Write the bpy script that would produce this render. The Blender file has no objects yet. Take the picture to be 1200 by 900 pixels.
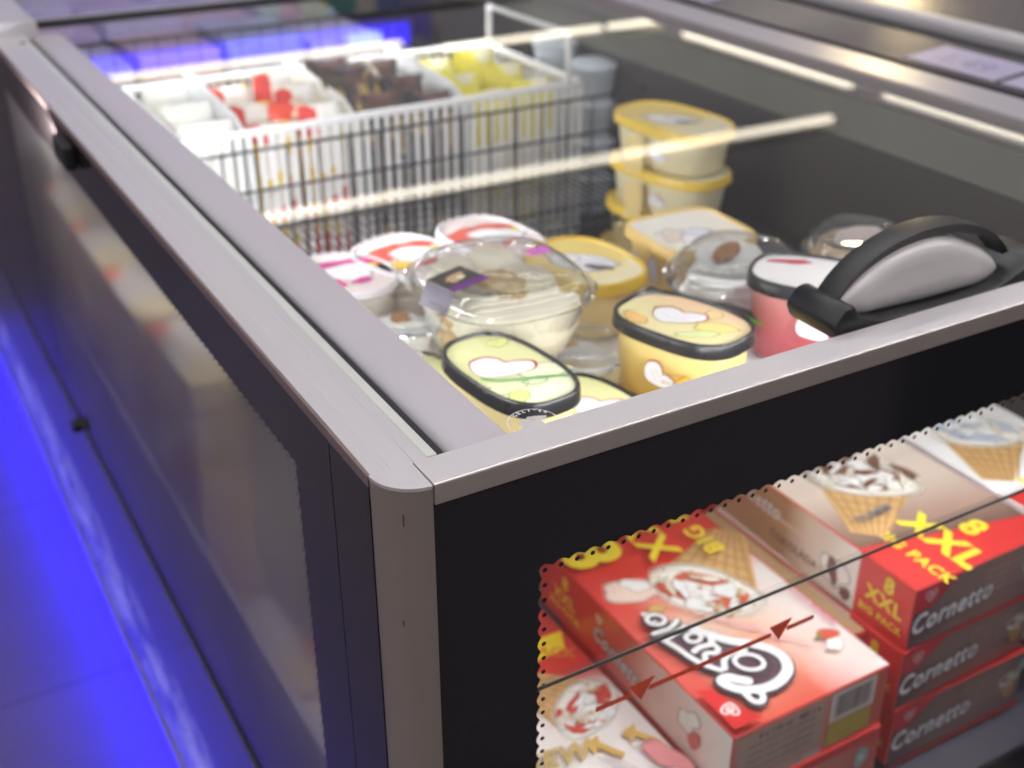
import bpy, bmesh, math, random
from mathutils import Vector, Matrix, noise
R = math.radians
random.seed(7)
scene = bpy.context.scene
C = scene.collection

# ------------------------------------------------------------------ camera, world, exposure
cam = bpy.data.cameras.new("camera"); camo = bpy.data.objects.new("camera", cam); C.objects.link(camo)
camo.location = (-0.24857, -0.51749, 0.37594)
camo.rotation_euler = (R(90 - 28.547), 0, R(-30))
cam.lens = 1397 / 1200 * 36; cam.sensor_width = 36
cam.clip_start = 0.02; cam.clip_end = 100
cam.dof.use_dof = True; cam.dof.focus_distance = 0.70; cam.dof.aperture_fstop = 6.0
scene.camera = camo

w = bpy.data.worlds.new("World"); scene.world = w; w.use_nodes = True
WCOL, WSTR = (0.93, 0.89, 0.95, 1), 0.18
w.node_tree.nodes["Background"].inputs[0].default_value = WCOL
w.node_tree.nodes["Background"].inputs[1].default_value = WSTR

vs = scene.view_settings
vs.view_transform = 'Standard'; vs.look = 'None'; vs.exposure = 0.0; vs.gamma = 1.0; vs.use_curve_mapping = False

TUBE_POWER = 3.6      # emission of the shop's ceiling tubes
NEAR_POWER = 21.0      # emission of the unseen near tubes added as fill
LED_POWER = 2.2        # base watts of the freezer's strip lamps and added rear fill
BLUE_POWER = 62.0      # emission of the blue strip under the freezer

# ------------------------------------------------------------------ materials
MATS = {}
def nodes_of(name):
    m = bpy.data.materials.new(name); m.use_nodes = True
    nt = m.node_tree; b = nt.nodes["Principled BSDF"]
    return m, nt, b
def mat(name, col, rough=0.5, metal=0.0, var=0.06, scale=30, bump=0.0, bscale=200, coat=0.0, emit=None, estr=0, spec=0.5, stretch=(1, 1, 1), sss=0):
    if name in MATS: return MATS[name]
    m, nt, b = nodes_of(name)
    N, L = nt.nodes, nt.links
    b.inputs["Roughness"].default_value = rough; b.inputs["Metallic"].default_value = metal
    b.inputs["Coat Weight"].default_value = coat; b.inputs["Coat Roughness"].default_value = 0.05
    b.inputs["Specular IOR Level"].default_value = spec
    tc = N.new("ShaderNodeTexCoord"); mp = N.new("ShaderNodeMapping"); mp.inputs["Scale"].default_value = stretch
    L.new(tc.outputs["Object"], mp.inputs[0])
    no = N.new("ShaderNodeTexNoise"); no.inputs["Scale"].default_value = scale; no.inputs["Detail"].default_value = 4
    L.new(mp.outputs[0], no.inputs["Vector"])
    mx = N.new("ShaderNodeMix"); mx.data_type = 'RGBA'
    mx.inputs[6].default_value = (*[max(0, c * (1 - var)) for c in col], 1)
    mx.inputs[7].default_value = (*[min(1, c * (1 + var)) for c in col], 1)
    L.new(no.outputs["Fac"], mx.inputs[0]); L.new(mx.outputs[2], b.inputs["Base Color"])
    rr = N.new("ShaderNodeMapRange"); rr.inputs[3].default_value = rough * 0.85; rr.inputs[4].default_value = min(1, rough * 1.15)
    L.new(no.outputs["Fac"], rr.inputs[0]); L.new(rr.outputs[0], b.inputs["Roughness"])
    if bump:
        nb = N.new("ShaderNodeTexNoise"); nb.inputs["Scale"].default_value = bscale; nb.inputs["Detail"].default_value = 3
        L.new(mp.outputs[0], nb.inputs["Vector"])
        bp = N.new("ShaderNodeBump"); bp.inputs["Strength"].default_value = bump; bp.inputs["Distance"].default_value = 0.002
        L.new(nb.outputs["Fac"], bp.inputs["Height"]); L.new(bp.outputs[0], b.inputs["Normal"])
    if emit:
        b.inputs["Emission Color"].default_value = (*emit, 1); b.inputs["Emission Strength"].default_value = estr
    if sss:
        b.inputs["Subsurface Weight"].default_value = sss; b.inputs["Subsurface Scale"].default_value = 0.01
    MATS[name] = m; return m

def ramp_mat(name, vec, stops, nscale=12, namt=0.15, rough=0.35, coat=0.3, mode='LINEAR'):
    """printed card: colours run along `vec` in object space (metres), softened by noise"""
    if name in MATS: return MATS[name]
    m, nt, b = nodes_of(name); N, L = nt.nodes, nt.links
    tc = N.new("ShaderNodeTexCoord")
    dp = N.new("ShaderNodeVectorMath"); dp.operation = 'DOT_PRODUCT'; dp.inputs[1].default_value = vec
    L.new(tc.outputs["Object"], dp.inputs[0])
    no = N.new("ShaderNodeTexNoise"); no.inputs["Scale"].default_value = nscale; no.inputs["Detail"].default_value = 3
    L.new(tc.outputs["Object"], no.inputs["Vector"])
    ma = N.new("ShaderNodeMath"); ma.operation = 'MULTIPLY_ADD'; ma.inputs[1].default_value = namt
    L.new(no.outputs["Fac"], ma.inputs[0]); L.new(dp.outputs["Value"], ma.inputs[2])
    sb = N.new("ShaderNodeMath"); sb.operation = 'SUBTRACT'; sb.inputs[1].default_value = namt / 2
    L.new(ma.outputs[0], sb.inputs[0])
    cr = N.new("ShaderNodeValToRGB"); cr.color_ramp.interpolation = mode
    e = cr.color_ramp.elements
    while len(e) < len(stops): e.new(0.5)
    for i, (p, c) in enumerate(stops): e[i].position = p; e[i].color = (*c, 1)
    L.new(sb.outputs[0], cr.inputs[0]); L.new(cr.outputs[0], b.inputs["Base Color"])
    b.inputs["Roughness"].default_value = rough; b.inputs["Coat Weight"].default_value = coat; b.inputs["Coat Roughness"].default_value = 0.08
    MATS[name] = m; return m

def glass_mat(name, tint=(1, 1, 1), gain=1.6, haze=0.0, hazecol=(0.8, 0.8, 0.8), rough=0.0, bump=0.0, bscale=3.0, blur=0.0):
    """thin pane: transparent film with Fresnel reflection, optionally a milky diffuse layer"""
    m = bpy.data.materials.new(name); m.use_nodes = True; nt = m.node_tree; N, L = nt.nodes, nt.links
    N.clear(); out = N.new("ShaderNodeOutputMaterial")
    tr = N.new("ShaderNodeBsdfTransparent"); tr.inputs[0].default_value = (*tint, 1)
    gl = N.new("ShaderNodeBsdfGlossy"); gl.inputs["Roughness"].default_value = rough
    # Schlick reflectance from |incoming . normal|, the same seen from either face of the sheet
    fr = N.new("ShaderNodeNewGeometry"); dt = N.new("ShaderNodeVectorMath"); dt.operation = 'DOT_PRODUCT'
    L.new(fr.outputs["Incoming"], dt.inputs[0]); L.new(fr.outputs["Normal"], dt.inputs[1])
    def mm_(op, a, b_):
        q = N.new("ShaderNodeMath"); q.operation = op
        for i_, v_ in enumerate((a, b_)):
            if v_ is None: continue
            if isinstance(v_, (int, float)): q.inputs[i_].default_value = v_
            else: L.new(v_, q.inputs[i_])
        return q.outputs[0]
    p5 = mm_('POWER', mm_('SUBTRACT', 1.0, mm_('ABSOLUTE', dt.outputs["Value"], None)), 5.0)
    mu = N.new("ShaderNodeMath"); mu.operation = 'MULTIPLY'; mu.use_clamp = True; mu.inputs[1].default_value = gain
    L.new(mm_('MULTIPLY_ADD', p5, .965), mu.inputs[0]); mu.inputs[0].links[0].from_node.inputs[2].default_value = .035
    base = tr.outputs[0]
    if blur:
        rf = N.new("ShaderNodeBsdfRefraction"); rf.inputs["Color"].default_value = (*tint, 1); rf.inputs["Roughness"].default_value = blur; rf.inputs["IOR"].default_value = 1.06
        base = rf.outputs[0]
    if haze:
        df = N.new("ShaderNodeBsdfDiffuse"); df.inputs[0].default_value = (*hazecol, 1)
        tl = N.new("ShaderNodeBsdfTranslucent"); tl.inputs[0].default_value = (*hazecol, 1)
        ad = N.new("ShaderNodeMixShader"); ad.inputs[0].default_value = 0.5
        L.new(df.outputs[0], ad.inputs[1]); L.new(tl.outputs[0], ad.inputs[2])
        no = N.new("ShaderNodeTexNoise"); no.inputs["Scale"].default_value = 6
        tc = N.new("ShaderNodeTexCoord"); L.new(tc.outputs["Object"], no.inputs["Vector"])
        mr = N.new("ShaderNodeMapRange"); mr.inputs[1].default_value = .3; mr.inputs[2].default_value = .7
        mr.inputs[3].default_value = haze * .7; mr.inputs[4].default_value = haze * 1.3
        L.new(no.outputs["Fac"], mr.inputs[0])
        mh = N.new("ShaderNodeMixShader"); L.new(mr.outputs[0], mh.inputs[0]); L.new(base, mh.inputs[1]); L.new(ad.outputs[0], mh.inputs[2])
        base = mh.outputs[0]
    if bump:
        tc2 = N.new("ShaderNodeTexCoord"); nb = N.new("ShaderNodeTexNoise"); nb.inputs["Scale"].default_value = bscale
        L.new(tc2.outputs["Object"], nb.inputs["Vector"])
        bp = N.new("ShaderNodeBump"); bp.inputs["Strength"].default_value = bump; bp.inputs["Distance"].default_value = .002
        L.new(nb.outputs["Fac"], bp.inputs["Height"]); L.new(bp.outputs[0], gl.inputs["Normal"]); L.new(bp.outputs[0], dt.inputs[1])
    mx = N.new("ShaderNodeMixShader")
    L.new(mu.outputs[0], mx.inputs[0]); L.new(base, mx.inputs[1]); L.new(gl.outputs[0], mx.inputs[2]); L.new(mx.outputs[0], out.inputs[0])
    MATS[name] = m; return m

def ink(col, soft=False, rough=0.35):
    """printing ink; soft inks fade out towards the edge of their shape (attribute 'edge')"""
    name = "ink_%s_%d_%d_%d" % ("soft" if soft else "flat", *[int(c * 255) for c in col])
    if name in MATS: return MATS[name]
    m, nt, b = nodes_of(name); N, L = nt.nodes, nt.links
    b.inputs["Roughness"].default_value = rough
    no = N.new("ShaderNodeTexNoise"); no.inputs["Scale"].default_value = 90; no.inputs["Detail"].default_value = 3
    tc = N.new("ShaderNodeTexCoord"); L.new(tc.outputs["Object"], no.inputs["Vector"])
    mx = N.new("ShaderNodeMix"); mx.data_type = 'RGBA'
    mx.inputs[6].default_value = (*[c * .86 for c in col], 1); mx.inputs[7].default_value = (*[min(1, c * 1.1) for c in col], 1)
    L.new(no.outputs["Fac"], mx.inputs[0]); L.new(mx.outputs[2], b.inputs["Base Color"])
    if soft:
        at = N.new("ShaderNodeAttribute"); at.attribute_name = "edge"; L.new(at.outputs["Fac"], b.inputs["Alpha"])
    MATS[name] = m; return m

RED = (0.62, 0.035, 0.03); YEL = (0.85, 0.66, 0.04); WHITE = (0.82, 0.82, 0.8); DARK = (0.02, 0.02, 0.025)
PEACH = (0.78, 0.38, 0.26); CREAM = (0.8, 0.72, 0.52); BROWN = (0.22, 0.09, 0.045); TAN = (0.62, 0.38, 0.16)
alu = mat("anodised_aluminium", (0.56, 0.54, 0.555), 0.38, 0.35, var=.06, scale=40, bump=.09, bscale=900, stretch=(1, .02, 1))
alu_x = mat("anodised_aluminium_front", (0.56, 0.54, 0.555), 0.38, 0.35, var=.06, scale=40, bump=.09, bscale=900, stretch=(.02, 1, 1))
alu_edge = mat("edge_highlight_aluminium", (0.95, 0.91, 0.88), 0.22, 0.6, var=.02)  # edge highlight put into a near-white metal colour
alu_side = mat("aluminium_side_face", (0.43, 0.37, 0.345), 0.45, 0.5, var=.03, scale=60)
alu_post = mat("aluminium_post", (0.43, 0.37, 0.345), 0.36, 0.7, var=.05, scale=18, bump=.05, bscale=600, stretch=(1, 1, .03))
lid_plastic = mat("lavender_grey_plastic", (0.46, 0.435, 0.465), 0.36, 0.1, var=.03, scale=12, bump=.02, bscale=700)
frit = mat("black_glass_border", (0.0155, 0.0155, 0.020), 0.12, 0, var=.1, scale=10, spec=.4)
frit_side = mat("black_glass_side", (0.020, 0.015, 0.015), 0.1, 0, var=.1, scale=10, spec=.35)
black = mat("black_plastic", (0.007, 0.007, 0.008), 0.36, 0, var=.2, scale=60, bump=.1, bscale=1200)
rubber = mat("black_rubber", (0.008, 0.008, 0.01), 0.6, 0, var=.1)
linermat = mat("grey_green_liner", (0.115, 0.115, 0.095), 0.45, 0, var=.35, scale=5)
darkliner = mat("dark_liner", (0.022, 0.017, 0.015), 0.5, 0, var=.3, scale=4)
whitewire = mat("white_coated_wire", (0.82, 0.82, 0.82), 0.35, 0, var=.02)
darkwire = mat("dark_wire", (0.03, 0.03, 0.035), 0.4, 0.3)
glass_lid = glass_mat("lid_glass", (.97, .98, .975), 1.45)
glass_front = glass_mat("front_window_glass", (.97, .97, .97), .9, haze=.015, hazecol=(.7, .68, .68))
glass_inner = glass_mat("lower_window_glass", (.95, .95, .96), 1.1, haze=.07, hazecol=(.5, .47, .5))
glass_side = glass_mat("side_window_glass", (.34, .31, .29), 1.0, haze=.15, hazecol=(.62, .56, .50), rough=.03, blur=.36)
clear = glass_mat("clear_plastic", (.96, .965, .965), 2.8, haze=.03, hazecol=(.9, .9, .9), rough=.05, bump=.2, bscale=60)

# ------------------------------------------------------------------ mesh helpers
def tag(o, label, cat, group=None, kind=None):
    if label: o["label"] = label
    if cat: o["category"] = cat
    if group: o["group"] = group
    if kind: o["kind"] = kind
    return o
def thing(name, label, cat, loc=(0, 0, 0), rz=0, group=None):
    o = bpy.data.objects.new(name, None); C.objects.link(o); o.empty_display_size = .02
    o.location = loc; o.rotation_euler = (0, 0, rz)
    return tag(o, label, cat, group)
def link(name, me, m=None, parent=None, smooth=False):
    if m is not None and not me.materials:
        for x in (m if isinstance(m, (list, tuple)) else [m]): me.materials.append(x)
    o = bpy.data.objects.new(name, me); C.objects.link(o)
    if parent: o.parent = parent
    if smooth:
        for p in me.polygons: p.use_smooth = True
    return o
def mesh(name, vs_, fs, m, parent=None, smooth=False):
    me = bpy.data.meshes.new(name); me.from_pydata([tuple(v) for v in vs_], [], fs); me.update()
    return link(name, me, m, parent, smooth)
def bmobj(name, bm, m, parent=None, smooth=False):
    me = bpy.data.meshes.new(name); bm.to_mesh(me); bm.free()
    return link(name, me, m, parent, smooth)
def add_box(bm, lo, hi, bev=0.0, seg=2):
    r = bmesh.ops.create_cube(bm, size=1)
    s = [hi[i] - lo[i] for i in range(3)]; c = [(hi[i] + lo[i]) / 2 for i in range(3)]
    for v in r["verts"]: v.co = Vector((v.co[i] * s[i] + c[i] for i in range(3)))
    if bev:
        es = list({e for v in r["verts"] for e in v.link_edges})
        bmesh.ops.bevel(bm, geom=es, offset=bev, segments=seg, affect='EDGES', profile=.5)
    return r
def box(name, lo, hi, m, parent=None, bev=0.0015, seg=2):
    bm = bmesh.new(); add_box(bm, lo, hi, bev, seg); return bmobj(name, bm, m, parent)
def prism(name, prof, axis, a, b, m, parent=None, bev=0.0, smooth=False):
    """closed profile extruded along axis from a to b; prof in the other two coordinates (in order)"""
    bm = bmesh.new(); n = len(prof)
    def pt(p, t): return {'x': (t, p[0], p[1]), 'y': (p[0], t, p[1]), 'z': (p[0], p[1], t)}[axis]
    A = [bm.verts.new(pt(p, a)) for p in prof]; B = [bm.verts.new(pt(p, b)) for p in prof]
    bm.faces.new(A); bm.faces.new(list(reversed(B)))
    for i in range(n): bm.faces.new([A[i], B[i], B[(i + 1) % n], A[(i + 1) % n]])
    bmesh.ops.recalc_face_normals(bm, faces=bm.faces)
    if bev:
        bmesh.ops.bevel(bm, geom=list(bm.edges), offset=bev, segments=2, affect='EDGES', profile=.5)
    o = bmobj(name, bm, m, parent)
    if smooth:
        for p in o.data.polygons: p.use_smooth = True
        o.data.set_sharp_from_angle(angle=R(35))
    return o
def add_bar(bm, p, q, r, n=6):
    p, q = Vector(p), Vector(q); d = q - p
    rot = d.to_track_quat('Z', 'Y').to_matrix().to_4x4()
    bmesh.ops.create_cone(bm, cap_ends=True, segments=n, radius1=r, radius2=r, depth=d.length,
                          matrix=Matrix.Translation((p + q) / 2) @ rot)
def tube_path(name, pts, r, m, parent, n=8):
    bm = bmesh.new(); P = [Vector(p) for p in pts]
    for a, b in zip(P, P[1:]): add_bar(bm, a, b, r, n)
    for a in P[1:-1]: bmesh.ops.create_icosphere(bm, subdivisions=2, radius=r, matrix=Matrix.Translation(a))
    return bmobj(name, bm, m, parent, True)
def outline(L, W, kind='sup', n=48):
    e = {'ell': 2.0, 'sup': 2.8, 'rect': 5.0}[kind]; out = []
    for i in range(n):
        t = 2 * math.pi * i / n; c, s = math.cos(t), math.sin(t)
        out.append((L / 2 * math.copysign(abs(c) ** (2 / e), c), W / 2 * math.copysign(abs(s) ** (2 / e), s)))
    return out
def loft(name, rings, m, parent, cap0=True, cap1=True, smooth=True, n=48):
    """rings: (length, width, z, kind)"""
    V, F = [], []
    for (L, W, z, k) in rings: V += [(x, y, z) for x, y in outline(L, W, k, n)]
    for j in range(len(rings) - 1):
        for i in range(n):
            F.append((j * n + i, j * n + (i + 1) % n, (j + 1) * n + (i + 1) % n, (j + 1) * n + i))
    if cap0: F.append(tuple(reversed(range(n))))
    if cap1: F.append(tuple(range((len(rings) - 1) * n, len(rings) * n)))
    o = mesh(name, V, F, m, parent, smooth)
    if smooth: o.data.set_sharp_from_angle(angle=R(50))
    return o

class Frame:
    """a flat place to print on: origin, reading direction u, up direction v, in the parent's space"""
    def __init__(s, o, u, v): s.o = Vector(o); s.u = Vector(u).normalized(); s.v = Vector(v).normalized(); s.n = s.u.cross(s.v); s.h = 0.0002
    def at(s, x, y, h=0): return s.o + s.u * x + s.v * y + s.n * h
    def up(s): s.h += 0.00012; return s.h
def poly2d(name, pts, fr, m, parent):
    h = fr.up(); return mesh(name, [fr.at(x, y, h) for x, y in pts], [tuple(range(len(pts)))], m, parent)
def blob(name, cx, cy, rx, ry, fr, col, parent, rot=0, wob=.12, seed=0, soft=True, n=28, label=None):
    rnd = random.Random(seed + int(abs(cx) * 9999)); ph = [rnd.uniform(0, 6.28) for _ in range(4)]
    V, F, E = [], [], []; h = fr.up(); ca, sa = math.cos(rot), math.sin(rot)
    for k, (s, e) in enumerate(((.4, 1), (.78, 1), (1.0, 0))):
        for i in range(n):
            t = 2 * math.pi * i / n
            r = s * (1 + wob * (math.sin(2 * t + ph[0]) * .6 + math.sin(3 * t + ph[1]) * .5 + math.sin(5 * t + ph[2]) * .35))
            x, y = rx * r * math.cos(t), ry * r * math.sin(t)
            V.append(fr.at(cx + x * ca - y * sa, cy + x * sa + y * ca, h)); E.append(e)
    V.append(fr.at(cx, cy, h)); E.append(1)
    for i in range(n): F.append((3 * n, i, (i + 1) % n))
    for k in range(2):
        for i in range(n): F.append((k * n + i, (k + 1) * n + i, (k + 1) * n + (i + 1) % n, k * n + (i + 1) % n))
    o = mesh(name, V, F, ink(col, soft), parent)
    if soft:
        a = o.data.attributes.new("edge", 'FLOAT', 'POINT')
        for i, e in enumerate(E): a.data[i].value = e
    return o
def smoothpath(pts, k=6, closed=False):
    P = [Vector((p[0], p[1])) for p in pts]; out = []
    n = len(P)
    for i in range(n if closed else n - 1):
        p0 = P[(i - 1) % n] if closed or i > 0 else P[0]; p1 = P[i]; p2 = P[(i + 1) % n]
        p3 = P[(i + 2) % n] if closed or i + 2 < n else P[-1]
        for j in range(k):
            t = j / k
            out.append(.5 * ((2 * p1) + (p2 - p0) * t + (2 * p0 - 5 * p1 + 4 * p2 - p3) * t * t + (3 * p1 - p0 - 3 * p2 + p3) * t ** 3))
    if not closed: out.append(P[-1])
    return out
def ribbon_bm(bm, pts, wd, fr, h, closed=False, taper=0.0):
    Q = smoothpath(pts, 6, closed); n = len(Q); Lf, Rt = [], []
    for i, p in enumerate(Q):
        a = Q[(i - 1) % n] if closed or i else Q[0]; b = Q[(i + 1) % n] if closed or i < n - 1 else Q[-1]
        d = (b - a); d = d.normalized() if d.length > 1e-9 else Vector((1, 0)); nn = Vector((-d.y, d.x))
        t = i / max(1, n - 1); ww = wd / 2 * (1 - taper * abs(2 * t - 1) ** 2)
        Lf.append(bm.verts.new(fr.at(*(p + nn * ww), h))); Rt.append(bm.verts.new(fr.at(*(p - nn * ww), h)))
    for i in range(n if closed else n - 1):
        j = (i + 1) % n; bm.faces.new((Rt[i], Rt[j], Lf[j], Lf[i]))
    if not closed:
        for p, s in ((Q[0], 1 - taper), (Q[-1], 1 - taper)):
            vsx = [bm.verts.new(fr.at(p.x + math.cos(t * .5236) * wd / 2 * s, p.y + math.sin(t * .5236) * wd / 2 * s, h - .00003)) for t in range(12)]
            bm.faces.new(vsx)
def ribbons(name, strokes, wd, fr, m, parent, closed=False, taper=0.0):
    bm = bmesh.new()
    for s in strokes: h = fr.up() if s is strokes[0] else fr.h + .00002 * (strokes.index(s)); ribbon_bm(bm, s, wd, fr, h, closed, taper)
    fr.h += .00003 * len(strokes)
    return bmobj(name, bm, m, parent)
_T = {}
def curve_mesh(key, setup, kind='FONT'):
    cu = bpy.data.curves.new(key, kind); setup(cu)
    o = bpy.data.objects.new(key, cu); C.objects.link(o)
    dg = bpy.context.evaluated_depsgraph_get()
    me = bpy.data.meshes.new_from_object(o.evaluated_get(dg)); bpy.data.objects.remove(o); bpy.data.curves.remove(cu)
    return me
def text(body, fr, x, y, size, col, parent, shear=0.0, bold=0.0, align='CENTER', name="lettering", sx=1.0, rot=0.0, h=None):
    key = (body, shear, round(bold, 4), align, col)
    if key not in _T:
        def su(c):
            c.body = body; c.size = 1; c.shear = shear; c.offset = bold; c.align_x = align; c.align_y = 'CENTER'; c.resolution_u = 3; c.fill_mode = 'BOTH'; c.space_character = 1.0 + (.16 if bold >= .03 else 0)
            if body == 'Cornetto': c.space_character = 1.13
        me = curve_mesh(name, su); me.materials.clear(); me.materials.append(ink(col)); _T[key] = me
    o = bpy.data.objects.new(name, _T[key]); C.objects.link(o); o.parent = parent
    hh = fr.up() if h is None else h
    u = fr.u * math.cos(rot) + fr.v * math.sin(rot); v = -fr.u * math.sin(rot) + fr.v * math.cos(rot)
    p = fr.at(x, y, hh)
    o.matrix_basis = Matrix(((u.x * size * sx, v.x * size, fr.n.x * size, p.x), (u.y * size * sx, v.y * size, fr.n.y * size, p.y), (u.z * size * sx, v.z * size, fr.n.z * size, p.z), (0, 0, 0, 1)))
    return o
def flat_fill(name, loops, to3, m, parent):
    """flat sheet with holes from closed 2D loops"""
    def su(c):
        c.dimensions = '2D'; c.fill_mode = 'BOTH'
        for lp in loops:
            s = c.splines.new('POLY'); s.points.add(len(lp) - 1)
            for i, p in enumerate(lp): s.points[i].co = (p[0], p[1], 0, 1)
            s.use_cyclic_u = True
    me = curve_mesh(name, su, 'CURVE'); me.materials.clear()
    for v in me.vertices: v.co = to3(v.co.x, v.co.y)
    return link(name, me, m, parent)

# ================================================================== SETTING
floor_m, nt, b = nodes_of("shop_floor_tiles")
N, L = nt.nodes, nt.links
tc = N.new("ShaderNodeTexCoord"); br = N.new("ShaderNodeTexBrick"); br.offset = 0
br.inputs["Color1"].default_value = (.135, .11, .095, 1); br.inputs["Color2"].default_value = (.125, .102, .088, 1); br.inputs["Mortar"].default_value = (.06, .055, .05, 1)
br.inputs["Scale"].default_value = 1; br.inputs["Mortar Size"].default_value = .003; br.inputs["Brick Width"].default_value = .6; br.inputs["Row Height"].default_value = .6
L.new(tc.outputs["Object"], br.inputs["Vector"])
no = N.new("ShaderNodeTexNoise"); no.inputs["Scale"].default_value = 8; no.inputs["Detail"].default_value = 6; L.new(tc.outputs["Object"], no.inputs["Vector"])
mx = N.new("ShaderNodeMix"); mx.data_type = 'RGBA'; mx.blend_type = 'MULTIPLY'; mx.inputs[0].default_value = .25
L.new(br.outputs[0], mx.inputs[6]); L.new(no.outputs["Fac"], mx.inputs[7]); L.new(mx.outputs[2], b.inputs["Base Color"])
b.inputs["Roughness"].default_value = .35
FZ = -1.05
fl = mesh("floor", [(-15, -12, FZ), (18, -12, FZ), (18, 18, FZ), (-15, 18, FZ)], [(0, 1, 2, 3)], floor_m); tag(fl, "pale beige shop floor tiles washed with blue light along the freezer", None, kind="structure")

# ================================================================== THE FREEZER
FR = thing("chest_freezer", "glass-topped chest freezer with grey metal rails and black bordered windows", "freezer", (0, 0, FZ))
def W(z): return z - FZ
class Off:  # parts are written in rail-height coordinates (top of rail = 0) and shifted down to the freezer's base
    pass
ZOFF = -FZ
def shift(o):
    for v in o.data.vertices: v.co.z += ZOFF
    return o
LY = 1.33      # end of the front sliding lid
END = 2.9      # far end of the freezer
# --- side rail: flat deck with shallow ridges, falling to a whitish inner lip
prof = [(-.029, -.0005), (-.0285, 0), (-.020, 0), (-.0195, -.0005), (-.0165, -.0005), (-.016, 0), (-.004, 0), (-.0035, -.0006), (-.001, -.0006), (-.0005, 0), (.007, -.0002), (.0148, -.0012), (.0152, -.0032), (.0152, -.02), (-.029, -.02)]
o = shift(prism("side_rail", prof, 'y', .0265, LY, alu, FR)); 
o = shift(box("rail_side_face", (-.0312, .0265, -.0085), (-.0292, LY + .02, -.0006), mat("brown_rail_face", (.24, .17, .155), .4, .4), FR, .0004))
# second rail beyond the lid is stepped up
o = shift(prism("raised_rail", [(-.0295, -.02), (-.0295, .016), (-.026, .019), (.030, .019), (.034, .016), (.034, -.02)], 'y', LY + .0005, END, alu, FR))
bm = bmesh.new(); bmesh.ops.create_cone(bm, cap_ends=True, segments=14, radius1=.003, radius2=.003, depth=.002, matrix=Matrix.Translation((.004, LY - .05, .0008)))
shift(bmobj("screw", bm, rubber, FR))
# --- front rail
o = shift(prism("front_rail", [(0.0006, -.0008), (.0014, 0), (.0268, 0), (.0275, -.001), (.0275, -.014), (.0, -.014)], 'x', -.0016, .90, alu_x, FR))
shift(box("front_rail_face", (-.0016, -.0012, -.0142), (.90, .0003, -.0009), alu_side, FR, .0003))
shift(box("rail_edge", (-.0014, -.0015, -.0017), (.90, .0012, .0003), alu_edge, FR, .0009, 4))
# --- corner cap and post (quarter round)
cx, cy, rr = -.0028, .0262, .0278
arc = [(cx + rr * math.cos(t), cy + rr * math.sin(t)) for t in [math.pi + i * (math.pi / 2) / 20 for i in range(21)]]
capprof = arc + [(-.0028, .0262)]
o = shift(prism("corner_cap", capprof, 'z', -.0025, .0003, alu, FR, bev=.0003))
arc2 = [(cx + (rr - .0004) * math.cos(t), cy + (rr - .0004) * math.sin(t)) for t in [math.pi + i * (math.pi / 2) / 20 for i in range(21)]]
o = shift(prism("corner_post", arc2 + [(-.0028, .0262)], 'z', -1.0, -.0028, alu_post, FR, smooth=True))
for zc, hgt, yy in ((-.022, .008, .0035), (-.098, .004, .0075)):   # dents and scratches on the post
    t = math.pi * 1.5 - .55 - yy * 30
    p = (cx + rr * math.cos(t), cy + rr * math.sin(t))
    d = shift(box("scratch", (p[0] - .0004, p[1] - .0003, zc - hgt / 2), (p[0] + .0004, p[1] + .0002, zc + hgt / 2), mat("scratch_dark", (.1, .08, .075), .6), FR, 0))
# --- black front panel: glass border with a scalloped inner edge
PITCH = .01215
def scallop_loop(x0, x1, ztop, zbot, sides="tl", pitch=PITCH, amp=.00125, base=.0034):
    """inner edge of the border: row of round bulges, each centred on a dot; returns (loop, dots)"""
    pts, dots = [], []
    nx = int((x1 - x0) / pitch); nz = int((ztop - zbot) / pitch); k = 16
    def off(t): return base + amp * (2 * abs(math.cos(math.pi * t)) ** 1.15 - 1)
    for i in range(nz * k, -1, -1):                      # up the left side
        t = i / k
        if t >= .5: pts.append((x0 - off(t), ztop - t * pitch))
    for i in range(9):                                   # round the corner dot
        a = math.pi - math.pi / 2 * i / 8; pts.append((x0 + (base + amp) * math.cos(a) * 1.0, ztop + (base + amp) * math.sin(a)))
    for i in range(0, nx * k + 1):
        t = i / k
        if t >= .5: pts.append((x0 + t * pitch, ztop + off(t)))
    pts.append((x0 + nx * pitch, zbot))
    for i in range(nx + 1): dots.append((x0 + i * pitch, ztop))
    for j in range(1, nz + 1): dots.append((x0, ztop - j * pitch))
    return pts, dots
loop, dots = scallop_loop(.0752, .80, -.0915, -.74)
outer = [(-.0027, -.0146), (.86, -.0146), (.86, -1.0), (-.0027, -1.0)]
f = flat_fill("window_border", [outer, loop], lambda a, b: (a, .0012, b), frit, FR); shift(f)
def dotmesh(name, dots, to3, m, r=.0018):
    bm = bmesh.new()
    for (a, b) in dots: bm.faces.new([bm.verts.new(to3(a + r * math.cos(t * .6283), b + r * 1.0 * math.sin(t * .6283))) for t in range(10)])
    bmesh.ops.recalc_face_normals(bm, faces=bm.faces)
    o = bmobj(name, bm, m, FR); o["kind"] = "stuff"; return shift(o)
dotmesh("border_dots", dots, lambda a, b: (a, .0011, b), rubber)
shift(mesh("front_window", [(.0, .0022, -.0146), (.86, .0022, -.0146), (.86, .0022, -1.0), (.0, .0022, -1.0)], [(0, 1, 2, 3)], glass_front, FR))
shift(mesh("lower_pane", [(.06, .0085, -.1905), (.83, .0085, -.1905), (.83, .0085, -.60), (.06, .0085, -.60)], [(0, 1, 2, 3)], glass_inner, FR))
shift(box("pane_edge", (.0705, .0003, -.1912), (.83, .0009, -.1880), mat("grey_green_strip", (.085, .095, .09), .3), FR, 0))
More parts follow.
